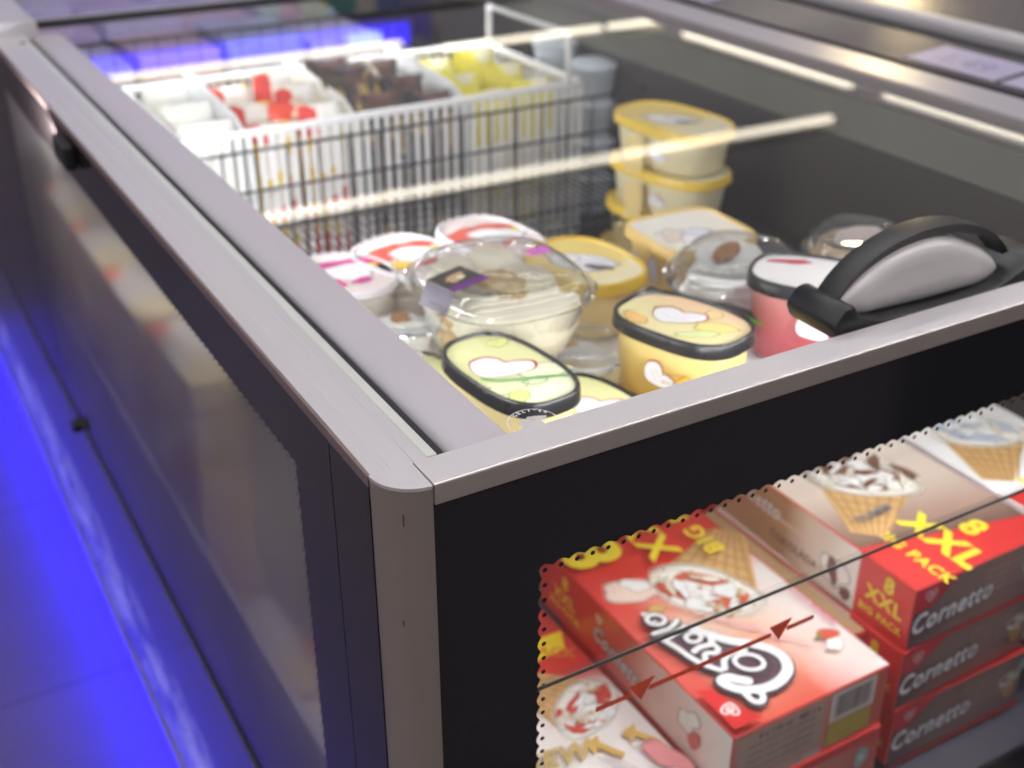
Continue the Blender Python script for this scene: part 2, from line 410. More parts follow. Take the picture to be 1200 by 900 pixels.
# load-limit arrows printed on the glass
ff = Frame((0, .0008, W(-.2315)), (1, 0, 0), (0, 0, 1)); LR = (.72, .09, .045)
def seg_rect(a, b): poly2d("load_limit_line", [(a, -.0023), (b, -.0023), (b, .0023), (a, .0023)], ff, ink(LR), FR)
seg_rect(.119, .1500); seg_rect(.1655, .2805); seg_rect(.2960, .3235)
for tx in (.1575, .2880):
    poly2d("load_limit_arrow", [(tx - .0105, .0085), (tx + .0125, .0100), (tx + .0010, -.0085)], ff, ink(LR), FR)
# --- left side: corner strip, seam, bordered side window, dark gap, lower printed panel
SX = -.0306
o = shift(box("corner_strip", (SX - .0003, .0268, -.98), (SX + .0002, .0868, -.0088), frit_side, FR, 0))
shift(box("corner_core", (SX + .0012, .0270, -.98), (.045, .12, -.0205), rubber, FR, 0))
shift(box("panel_seam", (SX + .0004, .0868, -.98), (SX + .0008, .0884, -.0088), rubber, FR, 0))
loop2, dots2 = scallop_loop(.1600, 1.30, -.0655, -.530, amp=.0011, base=.0030)
outer2 = [(.0884, -.0088), (1.36, -.0088), (1.36, -.546), (.0884, -.546)]
f = flat_fill("side_window_border", [outer2, loop2], lambda a, b: (SX - .0002, a, b), frit_side, FR); shift(f)
dotmesh("side_border_dots", dots2, lambda a, b: (SX - .0003, a, b), rubber, .0013)
shift(mesh("side_window", [(SX, .0884, -.0088), (SX, 1.36, -.0088), (SX, 1.36, -.546), (SX, .0884, -.546)], [(0, 1, 2, 3)], glass_side, FR))
shift(box("rear_side_panel", (SX - .0003, 1.3605, -.546), (SX + .0005, END, -.0088), frit_side, FR, 0))
shift(box("side_gap", (SX + .002, .0884, -.566), (SX + .004, END, -.546), rubber, FR, 0))
shift(box("gap_trim", (SX - .0022, .0884, -.5495), (SX - .0002, END, -.546), mat("dark_trim", (.05, .04, .05), .3, .4), FR, .0005))
lower, nt, b = nodes_of("printed_side_panel"); N, L = nt.nodes, nt.links
tc = N.new("ShaderNodeTexCoord"); mp = N.new("ShaderNodeMapping"); mp.inputs["Scale"].default_value = (1, 1, 2.2); L.new(tc.outputs["Object"], mp.inputs[0])
no = N.new("ShaderNodeTexNoise"); no.inputs["Scale"].default_value = 9; no.inputs["Detail"].default_value = 5; no.inputs["Roughness"].default_value = .65; L.new(mp.outputs[0], no.inputs["Vector"])
cr = N.new("ShaderNodeValToRGB"); cr.color_ramp.elements[0].position = .42; cr.color_ramp.elements[0].color = (.09, .08, .14, 1); cr.color_ramp.elements[1].position = .56; cr.color_ramp.elements[1].color = (.85, .85, .8, 1)
L.new(no.outputs["Fac"], cr.inputs[0])
sx = N.new("ShaderNodeSeparateXYZ"); L.new(tc.outputs["Object"], sx.inputs[0])
mr = N.new("ShaderNodeMapRange"); mr.inputs[1].default_value = .10; mr.inputs[2].default_value = .33; L.new(sx.outputs[2], mr.inputs[0])   # print fades out towards the top edge
cb = N.new("ShaderNodeValToRGB"); e = cb.color_ramp.elements; e[0].position = 0; e[0].color = (.2, .2, .2, 1); e[1].position = 1; e[1].color = (0, 0, 0, 1); x = e.new(.45); x.color = (1, 1, 1, 1)
L.new(mr.outputs[0], cb.inputs[0])
mx = N.new("ShaderNodeMix"); mx.data_type = 'RGBA'; mx.inputs[6].default_value = (.09, .08, .14, 1); L.new(cb.outputs[0], mx.inputs[0]); L.new(cr.outputs[0], mx.inputs[7]); L.new(mx.outputs[2], b.inputs["Base Color"])
b.inputs["Roughness"].default_value = .18; b.inputs["Specular IOR Level"].default_value = .5
shift(box("lower_side_panel", (SX - .0004, .0884, -.965), (SX + .004, END, -.568), lower, FR, .001))
shift(box("base_trim", (SX - .004, .0268, -.975), (SX + .01, END, -.966), mat("grey_trim", (.32, .28, .27), .4, .4), FR, .001))
shift(box("toe_kick", (.05, .05, -1.05), (.80, END - .02, -.976), mat("toe_kick_dark", (.12, .12, .13), .5), FR, .001))
bm = bmesh.new(); bmesh.ops.create_cone(bm, cap_ends=True, segments=18, radius1=.011, radius2=.009, depth=.014, matrix=Matrix.Translation((SX - .006, 1.20, -.565)) @ Matrix.Rotation(R(90), 4, 'Y'))
shift(bmobj("lock_knob", bm, rubber, FR))
shift(box("hook_bracket", (SX - .014, .80, -.040), (SX - .001, .86, -.012), rubber, FR, .004, 3))
# --- sliding lid: bar along the left, glass, right bar
lidprof = [(.0245, -.022), (.0246, -.0110), (.0258, -.0072), (.0280, -.0046), (.0312, -.0030), (.035, -.0021), (.041, -.0014), (.052, -.0012), (.0600, -.0018), (.0648, -.0030), (.0660, -.0052), (.0660, -.020)]
o = shift(prism("lid_frame", lidprof, 'y', .0278, LY - .004, lid_plastic, FR, smooth=True))
shift(box("lid_glass", (.0662, .0278, -.0122), (.8455, 1.46, -.0082), glass_lid, FR, 0))
bpy.data.objects["lid_glass"].data.clear_geometry() if False else None
o = bpy.data.objects["lid_glass"]; me = o.data
bm = bmesh.new(); bm.from_mesh(me); bm.clear()
bm.faces.new([bm.verts.new(Vector(p)) for p in [(.0662, .0278, W(-.008)), (.893, .0278, W(-.008)), (.893, 1.46, W(-.008)), (.0662, 1.46, W(-.008))]])
bm.to_mesh(me); bm.free(); me.update()
shift(box("groove_shade_strip", (.0154, .0278, -.0200), (.0243, LY, -.0062), rubber, FR, .002))  # shade in the lid groove, put in as a black strip
shift(box("rail_inner_lip", (.0078, .0278, -.0030), (.0146, LY, .0004), mat("pale_lip", (.60, .61, .58), .35, .2), FR, .0006))
# second lid
shift(box("rear_lid_gasket", (.034, LY, .006), (.86, LY + .010, .0165), rubber, FR, .001))
shift(box("rear_lid_edge", (.034, LY + .011, .0150), (.86, LY + .018, .0172), alu, FR, .0005))
shift(mesh("rear_lid_glass", [(.034, LY + .018, .0145), (.86, LY + .018, .0145), (.86, END, .0145), (.034, END, .0145)], [(0, 1, 2, 3)], glass_lid, FR))
# --- right-hand frame, as far as it shows
shift(box("under_glass_rail", (.8625, .0278, -.020), (.893, END, -.0098), mat("under_glass_rail", (.22, .20, .20), .35, .3), FR, .001))
shift(box("right_rail", (.8935, .0278, -.012), (.898, END, .0004), mat("dull_grey_rail", (.30, .27, .27), .35, .3), FR, .001))
shift(box("pale_strip", (.8985, .0278, -.012), (.963, END, .0014), mat("pale_strip", (.40, .38, .43), .3, .3), FR, .001))
shift(box("strip_gap", (.9635, .0278, -.03), (.983, END, -.003), rubber, FR, 0))
pr = shift(prism("price_rail", [(.9835, -.012), (.9835, .001), (1.086, .010), (1.092, .008), (1.092, -.012)], 'y', .0278, END, mat("price_rail", (.14, .125, .145), .15, .5), FR))
tagm = mat("price_ticket_card", (.30, .28, .42), .4)
sl = math.atan2(.009, .1025)
for (y0, y1, s) in ((.455, .60, "1.49"), (.30, .445, "2.99"), (1.02, 1.19, "3.29"), (1.30, 1.46, "1.99"), (1.60, 1.78, "2.49")):
    fp = Frame((.9835, 0, W(.0016)), (0, -1, 0), (math.cos(sl), 0, math.sin(sl)))
    t = poly2d("price_ticket", [(-y1, .012), (-y0, .012), (-y0, .088), (-y1, .088)], fp, tagm, pr)
    tt = text(s, fp, -(y0 + y1) / 2, .045, .05, (.12, .11, .25), pr)
# --- liner
shift(box("inner_wall", (.8605, .0278, -.075), (.866, END, -.020), linermat, FR, .001))
shift(box("lower_inner_wall", (.862, .0278, -.60), (.867, END, -.076), darkliner, FR, .001))
shift(box("inner_floor", (.0, .012, -.565), (.86, END, -.555), mat("grey_inner_floor", (.09, .085, .11), .4), FR, .001))
shift(box("back_wall", (.0, END - .02, -.56), (.86, END, -.012), darkliner, FR, .001))
# --- strip lamps under the rails, plus an added rear fill
ledm = mat("led_strip", (.9, .9, .9), .3, emit=(.97, .98, 1.0), estr=6)
shift(box("led_strip", (.0262, .06, -.0260), (.0330, 1.30, -.0225), ledm, FR, 0))
shift(box("led_strip", (.10, .0100, -.0180), (.80, .0160, -.0150), ledm, FR, 0))
def area(name, loc, rot, sx, sy, power, col=(1, 1, 1)):
    l = bpy.data.lights.new(name, 'AREA'); l.shape = 'RECTANGLE'; l.size = sx; l.size_y = sy; l.energy = power; l.color = col
    o = bpy.data.objects.new(name, l); C.objects.link(o); o.location = loc; o.rotation_euler = rot; return o
area("strip_lamp_side", (.034, .36, -.024), (0, R(-52), 0), .012, .60, LED_POWER * .42, (.97, .98, 1))
area("strip_lamp_side", (.034, .82, -.024), (0, R(-62), R(34)), .012, .50, LED_POWER * 1.9, (.97, .98, 1))
area("strip_lamp_front", (.45, .019, -.018), (R(22), 0, 0), .70, .008, LED_POWER * 1.15, (.97, .98, 1))
area("rear_fill_light", (.45, 1.318, -.016), (R(-8), 0, 0), .70, .010, LED_POWER * 1.1, (.97, .98, 1))  # fill light added to brighten the basket from above
# blue strip under the base
area("blue_floor_lamp", (.035, 1.4, -.982), (0, R(40), 0), .02, 2.8, BLUE_POWER, (.006, .001, 1.0))
bl = mat("blue_led", (.1, .1, .8), .3, emit=(.03, .03, 1.0), estr=14)
shift(box("blue_light_strip", (.040, .06, -.982), (.048, END, -.977), bl, FR, 0))

# --- handle on the lid
HB = thing("tmp", None, None); bpy.data.objects.remove(HB)
hd = shift(prism("lid_handle", [(.337, -.0072), (.331, .0050), (.341, .0175), (.351, .0185), (.359, .0070), (.380, .0005), (.45, -.0030), (.505, -.001), (.522, .0060), (.545, .014), (.566, .014), (.572, -.0072)], 'y', .029, .082, black, FR, bev=.0038, smooth=True))
def arch(name, cx_, z0, a, b, t0, t1, thick, y0, y1, m, par, n=26, end=0):
    V, F = [], []
    for i in range(n + 1):
        t = t0 + (t1 - t0) * i / n; c, s = math.cos(t), math.sin(t)
        th = thick * (.75 + .5 * math.sin(math.pi * i / n))
        for (rad, y) in ((0, y0), (0.001, (y0 + y1) / 2), (0, y1), (-th, y1 - .002), (-th, y0 + .002)):
            V.append((cx_ + (a + rad) * c, y, z0 + (b + rad) * s + ZOFF))
    for i in range(n):
        for k in range(5): F.append((i * 5 + k, (i + 1) * 5 + k, (i + 1) * 5 + (k + 1) % 5, i * 5 + (k + 1) % 5))
    F.append((4, 3, 2, 1, 0)); F.append(tuple(n * 5 + k for k in range(5)))
    bm = bmesh.new(); me = bpy.data.meshes.new(name); me.from_pydata(V, [], F); bm.from_mesh(me)
    bmesh.ops.recalc_face_normals(bm, faces=bm.faces); bm.to_mesh(me); bm.free()
    o = link(name, me, m, par, True); me.set_sharp_from_angle(angle=R(40)); return o
arch("grip_arch", .4390, -.008, .099, .0635, R(164), R(24), .0062, .046, .067, black, hd)
# silver insert: half lens under the arch, bulging towards the viewer
up_ = smoothpath([(.3465, .005), (.354, .0165), (.370, .0300), (.398, .0425), (.430, .0465), (.458, .0435), (.490, .0310), (.512, .0170), (.524, .0030)], 4)
lo_ = smoothpath([(.3465, .004), (.362, .0005), (.380, -.0015), (.405, -.0035), (.430, -.0048), (.455, -.0052), (.480, -.0046), (.505, -.003), (.524, .0020)], 4)
V, F = [], []; rows = 10; n = len(up_)
for a_, b_ in zip(up_, lo_):
    for j in range(rows + 1):
        q = j / rows; p = a_.lerp(b_, q); bul = (1 - abs(2 * q - 1) ** 2.2) ** .5 * min(1, (abs(a_.y - b_.y) / .03)) 
        V.append((p.x, .0490 - .0085 * bul, p.y + ZOFF))
for i in range(n - 1):
    for j in range(rows): F.append((i * (rows + 1) + j, i * (rows + 1) + j + 1, (i + 1) * (rows + 1) + j + 1, (i + 1) * (rows + 1) + j))
nb = len(V); front = [i * (rows + 1) for i in range(n)] + [i * (rows + 1) + rows for i in range(n - 1, -1, -1)]
for i in front: V.append((V[i][0], .070, V[i][2]))
m_ = len(front)
for i in range(m_): F.append((front[i], front[(i + 1) % m_], nb + (i + 1) % m_, nb + i))
F.append(tuple(range(nb, nb + m_)))
bm = bmesh.new(); me = bpy.data.meshes.new("grip_insert"); me.from_pydata(V, [], F); bm.from_mesh(me); bmesh.ops.remove_doubles(bm, verts=bm.verts, dist=1e-5); bmesh.ops.recalc_face_normals(bm, faces=bm.faces); bm.to_mesh(me); bm.free()
link("grip_insert", me, mat("silver_handle_insert", (.64, .61, .605), .42, .25, var=.03), hd, True); me.set_sharp_from_angle(angle=R(60))
# --- maker's ring etched on the lid glass
fg = Frame((.0905, .0425, W(-.0079)), (.985, -.17, 0), (.17, .985, 0)); ET = (.75, .75, .75)
circ = lambda r, n=28, c=(0, 0): [(c[0] + r * math.cos(2 * math.pi * i / n), c[1] + r * math.sin(2 * math.pi * i / n)) for i in range(n)]
ribbons("etched_ring", [circ(.0165)], .0005, fg, ink(ET), FR, closed=True)
for i, ch in enumerate("GELI·ER"):
    t = R(128 - i * 15.5); text(ch, fg, .0138 * math.cos(t), .0138 * math.sin(t), .0042, ET, FR, rot=t - math.pi / 2, bold=.02, name="etched_letter")
for k, (x, y, a, b_) in enumerate(((-.003, -.002, .008, .0045), (.004, .002, .006, .003), (-.006, -.008, .005, .003), (.002, -.009, .006, .004), (.0, .004, .003, .001))):
    blob("etched_emblem", x, y, a, b_, fg, (.5, .49, .48), FR, wob=.3, seed=k, soft=False)

# ================================================================== CARTONS BEHIND THE FRONT WINDOW
BX, BY, BH = .189, .285, .0735
def carton(label, x, y, z, mats, sz=(BX, BY, BH), group="ice cream cone cartons behind the front window", name="cone_carton"):
    """mats: top, left side, front, other"""
    t = thing(name, label, "carton", (x, y, z), 0, group)
    bm = bmesh.new(); add_box(bm, (0, 0, 0), sz, .0012, 1)
    for f in bm.faces:
        n = f.normal
        f.material_index = 0 if n.z > .8 else 1 if n.x < -.8 else 2 if n.y < -.8 else 3
    bmobj("card_box", bm, list(mats), t); return t
def cornetto(fr, x, y, size, par, white=WHITE, dark=DARK, rot=0.0):
    text("Cornetto", fr, x, y, size, dark, par, shear=.25, bold=.07, rot=rot, sx=.80)
    text("Cornetto", fr, x, y, size, white, par, shear=.25, bold=.028, rot=rot, sx=.80)
def heart(fr, x, y, s, par, col=WHITE):
    ribbons("heart_logo", [[(x + .0 * s, y - .9 * s), (x - .8 * s, y - .1 * s), (x - .85 * s, y + .6 * s), (x - .3 * s, y + .75 * s), (x, y + .25 * s), (x + .3 * s, y + .75 * s), (x + .85 * s, y + .6 * s), (x + .8 * s, y - .1 * s)]], .22 * s, fr, ink(col), par, closed=True)
    ribbons("heart_logo", [[(x, y - .45 * s), (x - .38 * s, y), (x - .35 * s, y + .3 * s), (x, y), (x + .35 * s, y + .3 * s), (x + .38 * s, y)]], .18 * s, fr, ink(col), par, closed=True)
def big_pack(fr, x, y, s, par, col=YEL):
    text("8", fr, x, y + s * 1.0, s * 1.15, col, par, bold=.035)
    text("XXL", fr, x, y, s * 1.0, col, par, bold=.035, shear=-.12)
    text("BIG PACK", fr, x, y - s * .82, s * .62, col, par, bold=.03)
def cone_picture(fr, x, y, s, par, sauce, rot=0.0, nuts=True, seed=1):
    """ice cream in a wafer cone seen from above-front: waffle, swirls of cream, sauce"""
    ca, sa = math.cos(rot), math.sin(rot)
    T = lambda a, b: (x + s * (a * ca - b * sa), y + s * (a * sa + b * ca))
    poly2d("cone_picture", [T(-.85, .1), T(.85, .1), T(.28, -1.5), T(-.28, -1.5)], fr, ink(TAN), par)
    bm = bmesh.new(); h = fr.up()
    for k in range(-3, 4):
        ribbon_bm(bm, [T(k * .25, .05), T(k * .25 * .35 + .1, -1.45)], s * .035, fr, h)
    for k in range(5):
        ribbon_bm(bm, [T(-.8 + k * .12, -.25 * k), T(.8 - k * .12, -.25 * k - .1)], s * .035, fr, h + .00003)
    bmobj("waffle_lines", bm, ink((.42, .24, .09)), par)
    blob("cream_swirl", *T(0, .28), s * 1.05, s * .66, fr, (.80, .78, .70), par, rot, .08, seed, soft=True)
    for k, (a, b, ra, rb, c, rt) in enumerate(((-.45, .45, .42, .2, sauce, .4), (.42, .52, .42, .17, sauce, -.3), (.05, .02, .55, .14, sauce, .1), (-.35, .15, .3, .2, WHITE, .3), (.15, .38, .36, .22, WHITE, -.2), (-.05, .68, .32, .2, WHITE, 0), (.6, .15, .22, .2, (.82, .78, .7), 0))):
        blob("cream_swirl" if c != sauce else "sauce_streak", *T(a, b), s * ra, s * rb, fr, c, par, rot + rt, .22, seed + k)
    rnd = random.Random(seed)
    for k in range(16):
        t = rnd.uniform(0, 6.28); d = rnd.uniform(.25, .9); c = (WHITE, (.78, .73, .62), (.84, .80, .72), sauce, (.70, .62, .50))[k % 5]
        blob("cream_swirl" if c != sauce else "sauce_streak", *T(d * math.cos(t) * .95, .30 + d * math.sin(t) * .55), s * rnd.uniform(.12, .3), s * rnd.uniform(.05, .11), fr, c, par, rot + t + 1.6, .3, seed + 50 + k)
    if nuts:
        for k in range(12):
            a, b = rnd.uniform(-.7, .7), rnd.uniform(-.1, .8)
            blob("nut_piece", *T(a, b), s * .06, s * .045, fr, (.55, .36, .16), par, rnd.uniform(0, 3), .3, seed + k, soft=False, n=7)
def strawberry(fr, x, y, s, par, rot=0):
    blob("vanilla_flower", x - s * .2, y - s * .9, s * 1.1, s * .75, fr, (.82, .80, .72), par, .6, .25, 5)
    blob("strawberry_picture", x, y, s, s * .62, fr, (.60, .10, .05), par, rot, .1, 3)
    blob("strawberry_leaf", x - s * .8, y + s * .2, s * .35, s * .16, fr, (.22, .38, .08), par, .7, .3, 4)

rtop = ramp_mat("strawberry_card_top", (0, -1 / .285, 0), [(0, RED), (.001, RED), (.02, RED)], 8, .1)
# red at the far end, peach and cream across the middle, red again at the near left
m, nt, b = nodes_of("strawberry_carton_top"); N, L = nt.nodes, nt.links
tc = N.new("ShaderNodeTexCoord"); sp = N.new("ShaderNodeSeparateXYZ"); L.new(tc.outputs["Object"], sp.inputs[0])
no = N.new("ShaderNodeTexNoise"); no.inputs["Scale"].default_value = 14; no.inputs["Detail"].default_value = 3; L.new(tc.outputs["Object"], no.inputs["Vector"])
def mth(op, a, b_=None, c=None):
    n_ = N.new("ShaderNodeMath"); n_.operation = op
    for i, v in enumerate((a, b_, c)):
        if v is None: continue
        if isinstance(v, (int, float)): n_.inputs[i].default_value = v
        else: L.new(v, n_.inputs[i])
    return n_.outputs[0]
ny = mth('ADD', mth('MULTIPLY', sp.outputs[1], 1 / .285), mth('MULTIPLY_ADD', no.outputs["Fac"], .16, -.08))
nxx = mth('ADD', mth('MULTIPLY', sp.outputs[0], 1 / .189), mth('MULTIPLY_ADD', no.outputs["Fac"], .2, -.1))
c1 = N.new("ShaderNodeValToRGB"); e = c1.color_ramp.elements
e[0].position = 0; e[0].color = (.66, .10, .06, 1); e[1].position = 1; e[1].color = (.66, .045, .03, 1)
for p_, c_ in ((.22, (.76, .36, .24)), (.45, (.80, .55, .42)), (.62, (.74, .30, .22)), (.76, (.64, .05, .035))): x = e.new(p_); x.color = (*c_, 1)
L.new(ny, c1.inputs[0])
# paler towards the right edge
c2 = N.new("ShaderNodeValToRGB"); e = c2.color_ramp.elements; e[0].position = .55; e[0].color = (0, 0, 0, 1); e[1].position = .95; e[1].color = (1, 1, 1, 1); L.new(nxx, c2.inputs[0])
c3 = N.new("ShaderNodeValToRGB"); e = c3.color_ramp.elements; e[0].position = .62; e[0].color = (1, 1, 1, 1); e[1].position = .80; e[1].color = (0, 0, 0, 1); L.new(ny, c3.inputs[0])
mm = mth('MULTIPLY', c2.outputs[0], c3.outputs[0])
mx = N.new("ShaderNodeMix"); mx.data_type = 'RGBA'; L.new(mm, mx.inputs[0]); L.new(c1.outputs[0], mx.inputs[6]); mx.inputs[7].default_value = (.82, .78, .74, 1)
# red corner near left
c4 = N.new("ShaderNodeValToRGB"); e = c4.color_ramp.elements; e[0].position = .12; e[0].color = (1, 1, 1, 1); e[1].position = .26; e[1].color = (0, 0, 0, 1); L.new(nxx, c4.inputs[0])
mx2 = N.new("ShaderNodeMix"); mx2.data_type = 'RGBA'; L.new(mth('MULTIPLY', c4.outputs[0], .85), mx2.inputs[0]); L.new(mx.outputs[2], mx2.inputs[6]); mx2.inputs[7].default_value = (.66, .06, .05, 1)
L.new(mx2.outputs[2], b.inputs["Base Color"]); b.inputs["Roughness"].default_value = .3; b.inputs["Coat Weight"].default_value = .3
straw_top = m
redcard = mat("red_card", (.60, .04, .035), .35, var=.08, coat=.2)
straw_side = ramp_mat("strawberry_carton_side", (0, 1 / .285, 0), [(0, (.78, .72, .66)), (.18, (.78, .62, .54)), (.42, (.72, .42, .34)), (.56, (.58, .12, .08)), (.75, (.58, .04, .03))], 10, .12)
straw_front = ramp_mat("strawberry_carton_front", (1 / .189, 0, 0), [(0, (.50, .22, .18)), (.5, (.56, .25, .2)), (1, (.55, .10, .08))], 10, .2)
choc_front = ramp_mat("chocolate_carton_front", (1 / .189, 0, 0), [(0, (.10, .07, .09)), (.3, (.22, .16, .14)), (.7, (.30, .19, .16)), (1, (.24, .17, .18))], 12, .3)
choc_side = ramp_mat("chocolate_carton_side", (0, 1 / .285, 0), [(0, RED), (.245, RED), (.25, (.80, .76, .70)), (.50, (.75, .62, .50)), (.62, (.42, .24, .14)), (1, (.48, .28, .16))], 2, .0, mode='LINEAR')
choc_top = ramp_mat("chocolate_carton_top", (.15 / .189, 1 / .285, 0), [(0, RED), (.26, RED), (.27, (.15, .085, .06)), (.42, (.38, .26, .20)), (.60, (.66, .54, .45)), (1, (.80, .72, .64))], 2, .0)
van_top = ramp_mat("vanilla_carton_top", (0, 1 / .285, 0), [(0, RED), (.2, RED), (.21, (.80, .80, .76)), (.6, (.84, .84, .82)), (1, (.74, .55, .42))], 2, .0)
van_card = mat("vanilla_card", (.75, .74, .72), .35, coat=.2)

ZT = -.394
# A: big strawberry carton, upside down to the viewer
A = carton("red and peach strawberry cone carton with big white logo, topmost behind the red arrows", .303, .050, ZT - BH, (straw_top, straw_side, straw_front, redcard), sz=(BX, .325, BH))
fa = Frame((-.303, -.050, BH), (1, 0, 0), (0, 1, 0))     # frame in world x,y
# sheen-like picture of a ribbon of cream near the band, cone, sauce
fa2 = Frame((-.303, -.050, BH), (1, 0, 0), (0, 1, 0))
blob("band_edge_swirl", .345, .262, .035, .022, fa, (.80, .62, .52), A, -.5, .2, 1)
blob("band_edge_swirl", .352, .268, .018, .010, fa, (.82, .80, .76), A, -.6, .2, 2)
cone_picture(fa, .423, .236, .062, A, (.60, .12, .06), rot=R(128), seed=11)
blob("small_cone_picture", .345, .222, .011, .006, fa, (.62, .40, .14), A, -.5, .2, 3)
blob("small_cone_picture", .332, .214, .012, .007, fa, (.84, .82, .78), A, -.9, .3, 4)
text("FRAISE · STRAWBERRY", fa, .405, .155, .0075, (.78, .42, .45), A, rot=R(122), bold=.02)
text("CON COPERTURA", fa, .425, .13, .0075, (.78, .42, .45), A, rot=R(122), bold=.02)
text("JAHODA ERDBEERE", fa, .482, .150, .0078, (.75, .16, .25), A, rot=R(-88), bold=.02)
text("MORANGO", fa, .372, .205, .0075, (.82, .60, .58), A, rot=R(122), bold=.02)
strawberry(fa, .466, .108, .013, A, rot=-.3)
# the big logo, drawn stroke by stroke
strokes = dict(
 C=[(.356,.178),(.366,.159),(.377,.144),(.39,.132),(.401,.117),(.404,.102),(.397,.088),(.383,.08),(.367,.078),(.352,.082),(.34,.09),(.334,.1),(.334,.106),(.341,.107),(.348,.0995),(.354,.094)],
 curl=[(.352,.083),(.354,.073),(.348,.067),(.342,.07),(.341,.078),(.342,.083)],
 r=[(.379,.128),(.366,.131),(.354,.127),(.346,.117)],
 n=[(.361,.157),(.357,.150),(.345,.152),(.336,.150)], n2=[(.357,.152),(.358,.142),(.352,.138),(.343,.142),(.336,.132)],
 tt=[(.3195,.1795),(.3245,.163),(.3275,.146),(.332,.132),(.341,.117)],
 t1=[(.350,.183),(.335,.179),(.322,.176)], t2=[(.349,.194),(.337,.188),(.326,.188),(.317,.189)])
def ell(cx_, cy_, a, b_, rot, n=14): return [(cx_ + a * math.cos(2 * math.pi * i / n) * math.cos(rot) - b_ * math.sin(2 * math.pi * i / n) * math.sin(rot), cy_ + a * math.cos(2 * math.pi * i / n) * math.sin(rot) + b_ * math.sin(2 * math.pi * i / n) * math.cos(rot)) for i in range(n)]
rings = [ell(.371, .112, .0135, .0105, R(-40)), ell(.347, .1655, .0075, .0065, 0), ell(.331, .2045, .0088, .0075, R(-30))]
wid = dict(C=.0105, curl=.006, r=.006, n=.006, n2=.0055, tt=.0058, t1=.0052, t2=.0052)
LOGD = (.09, .07, .09)
poly2d("logo_shadow", [(.334, .098), (.352, .083), (.372, .080), (.392, .088), (.400, .104), (.392, .122), (.375, .143), (.362, .158), (.350, .172), (.335, .183), (.326, .165), (.331, .135), (.343, .113)], fa, ink((.13, .07, .085)), A)
for k, s in strokes.items(): ribbons("logo_outline", [s], wid[k] + .0048, fa, ink(LOGD), A)
for s in rings: ribbons("logo_outline", [s], .0048 + .0045, fa, ink(LOGD), A, closed=True)
for k, s in strokes.items():
    ribbons("logo_letter", [s], wid[k], fa, ink(WHITE), A)
for s in rings: ribbons("logo_letter", [s], .0046, fa, ink(WHITE), A, closed=True)
# re-cut the dark gaps round the first o so it stands clear of the big C
ribbons("logo_outline", [[(.384, .127), (.3905, .114), (.388, .099), (.376, .0915), (.362, .0935)]], .0022, fa, ink(LOGD), A)
poly2d("heart_corner", [(.3035, .0505), (.336, .0505), (.326, .066), (.316, .100), (.3035, .106)], fa, ink((.62, .03, .03)), A)
hh = Frame((-.303 + .3155, -.050 + .072, BH), (-.8, .6, 0), (-.6, -.8, 0)); hh.h = fa.h
heart(hh, 0, 0, .0085, A)
# big 8 XXL BIG PACK across the far end
f8 = Frame((-.303, -.050, BH), (0, 1, 0), (-1, 0, 0))
fb = Frame((.0, .0, BH), (0, 1, 0), (-1, 0, 0)); fb.h = fa.h
text("8", fb, .2760, -.036, .086, YEL, A, bold=.04); text("XXL", fb, .285, -.102, .052, YEL, A, bold=.03); text("BIG PACK", fb, .285, -.152, .030, YEL, A, bold=.03)
# left side of A
fs = Frame((0, .285, 0), (0, -1, 0), (0, 0, 1))
big_pack(fs, .010, .036, .019, A)
cornetto(fs, .110, .030, .026, A, (.55, .52, .5), (.16, .13, .13), rot=-.12); heart(fs, .075, .055, .006, A, (.8, .6, .55))
blob("strawberry_picture", .235, .028, .013, .009, fs, (.6, .12, .08), A, 1.2, .1, 2); blob("vanilla_flower", .225, .044, .018, .013, fs, (.82, .8, .72), A, .6, .3, 3)
text("ERDBEERE", fs, .175, .045, .007, (.75, .45, .42), A, bold=.02); text("FRAGOLA", fs, .175, .034, .007, (.75, .45, .42), A, bold=.02)
# front of A: ingredients panel, barcode, best-before patch
fn = Frame((0, 0, 0), (1, 0, 0), (0, 0, 1))
poly2d("ingredients_panel", [(.008, .012), (.108, .012), (.108, .066), (.008, .066)], fn, ink((.40, .30, .25)), A)
for r_ in range(4): text("mleko cukor voda glukoza", fn, .058, .052 - r_ * .0095, .0075, (.16, .11, .1), A, name="small_print")
text("8 x 110 ml   480 g e", fn, .066, .061, .009, (.08, .05, .05), A, bold=.02)
poly2d("barcode_panel", [(.116, .034), (.172, .034), (.172, .070), (.116, .070)], fn, ink((.66, .62, .58)), A)
x_ = .122; rnd = random.Random(3); hbar = fn.up(); bmb = bmesh.new()
while x_ < .166:
    wbar = rnd.choice((.0007, .001, .0018)); vv = [bmb.verts.new(fn.at(px_, pz_, hbar)) for px_, pz_ in ((x_, .039), (x_ + wbar, .039), (x_ + wbar, .066), (x_, .066))]; bmb.faces.new(vv); x_ += wbar + rnd.choice((.0008, .0012))
bmobj("barcode", bmb, ink((.06, .05, .07)), A)
poly2d("date_patch", [(.116, .006), (.170, .006), (.170, .033), (.116, .033)], fn, ink((.42, .34, .06)), A)
poly2d("lower_stripe", [(.02, .0015), (.109, .0015), (.109, .011), (.02, .011)], fn, ink((.5, .38, .34)), A)
text("udrzujte pri -18", fn, .065, .0062, .0065, (.2, .12, .12), A, name="small_print")
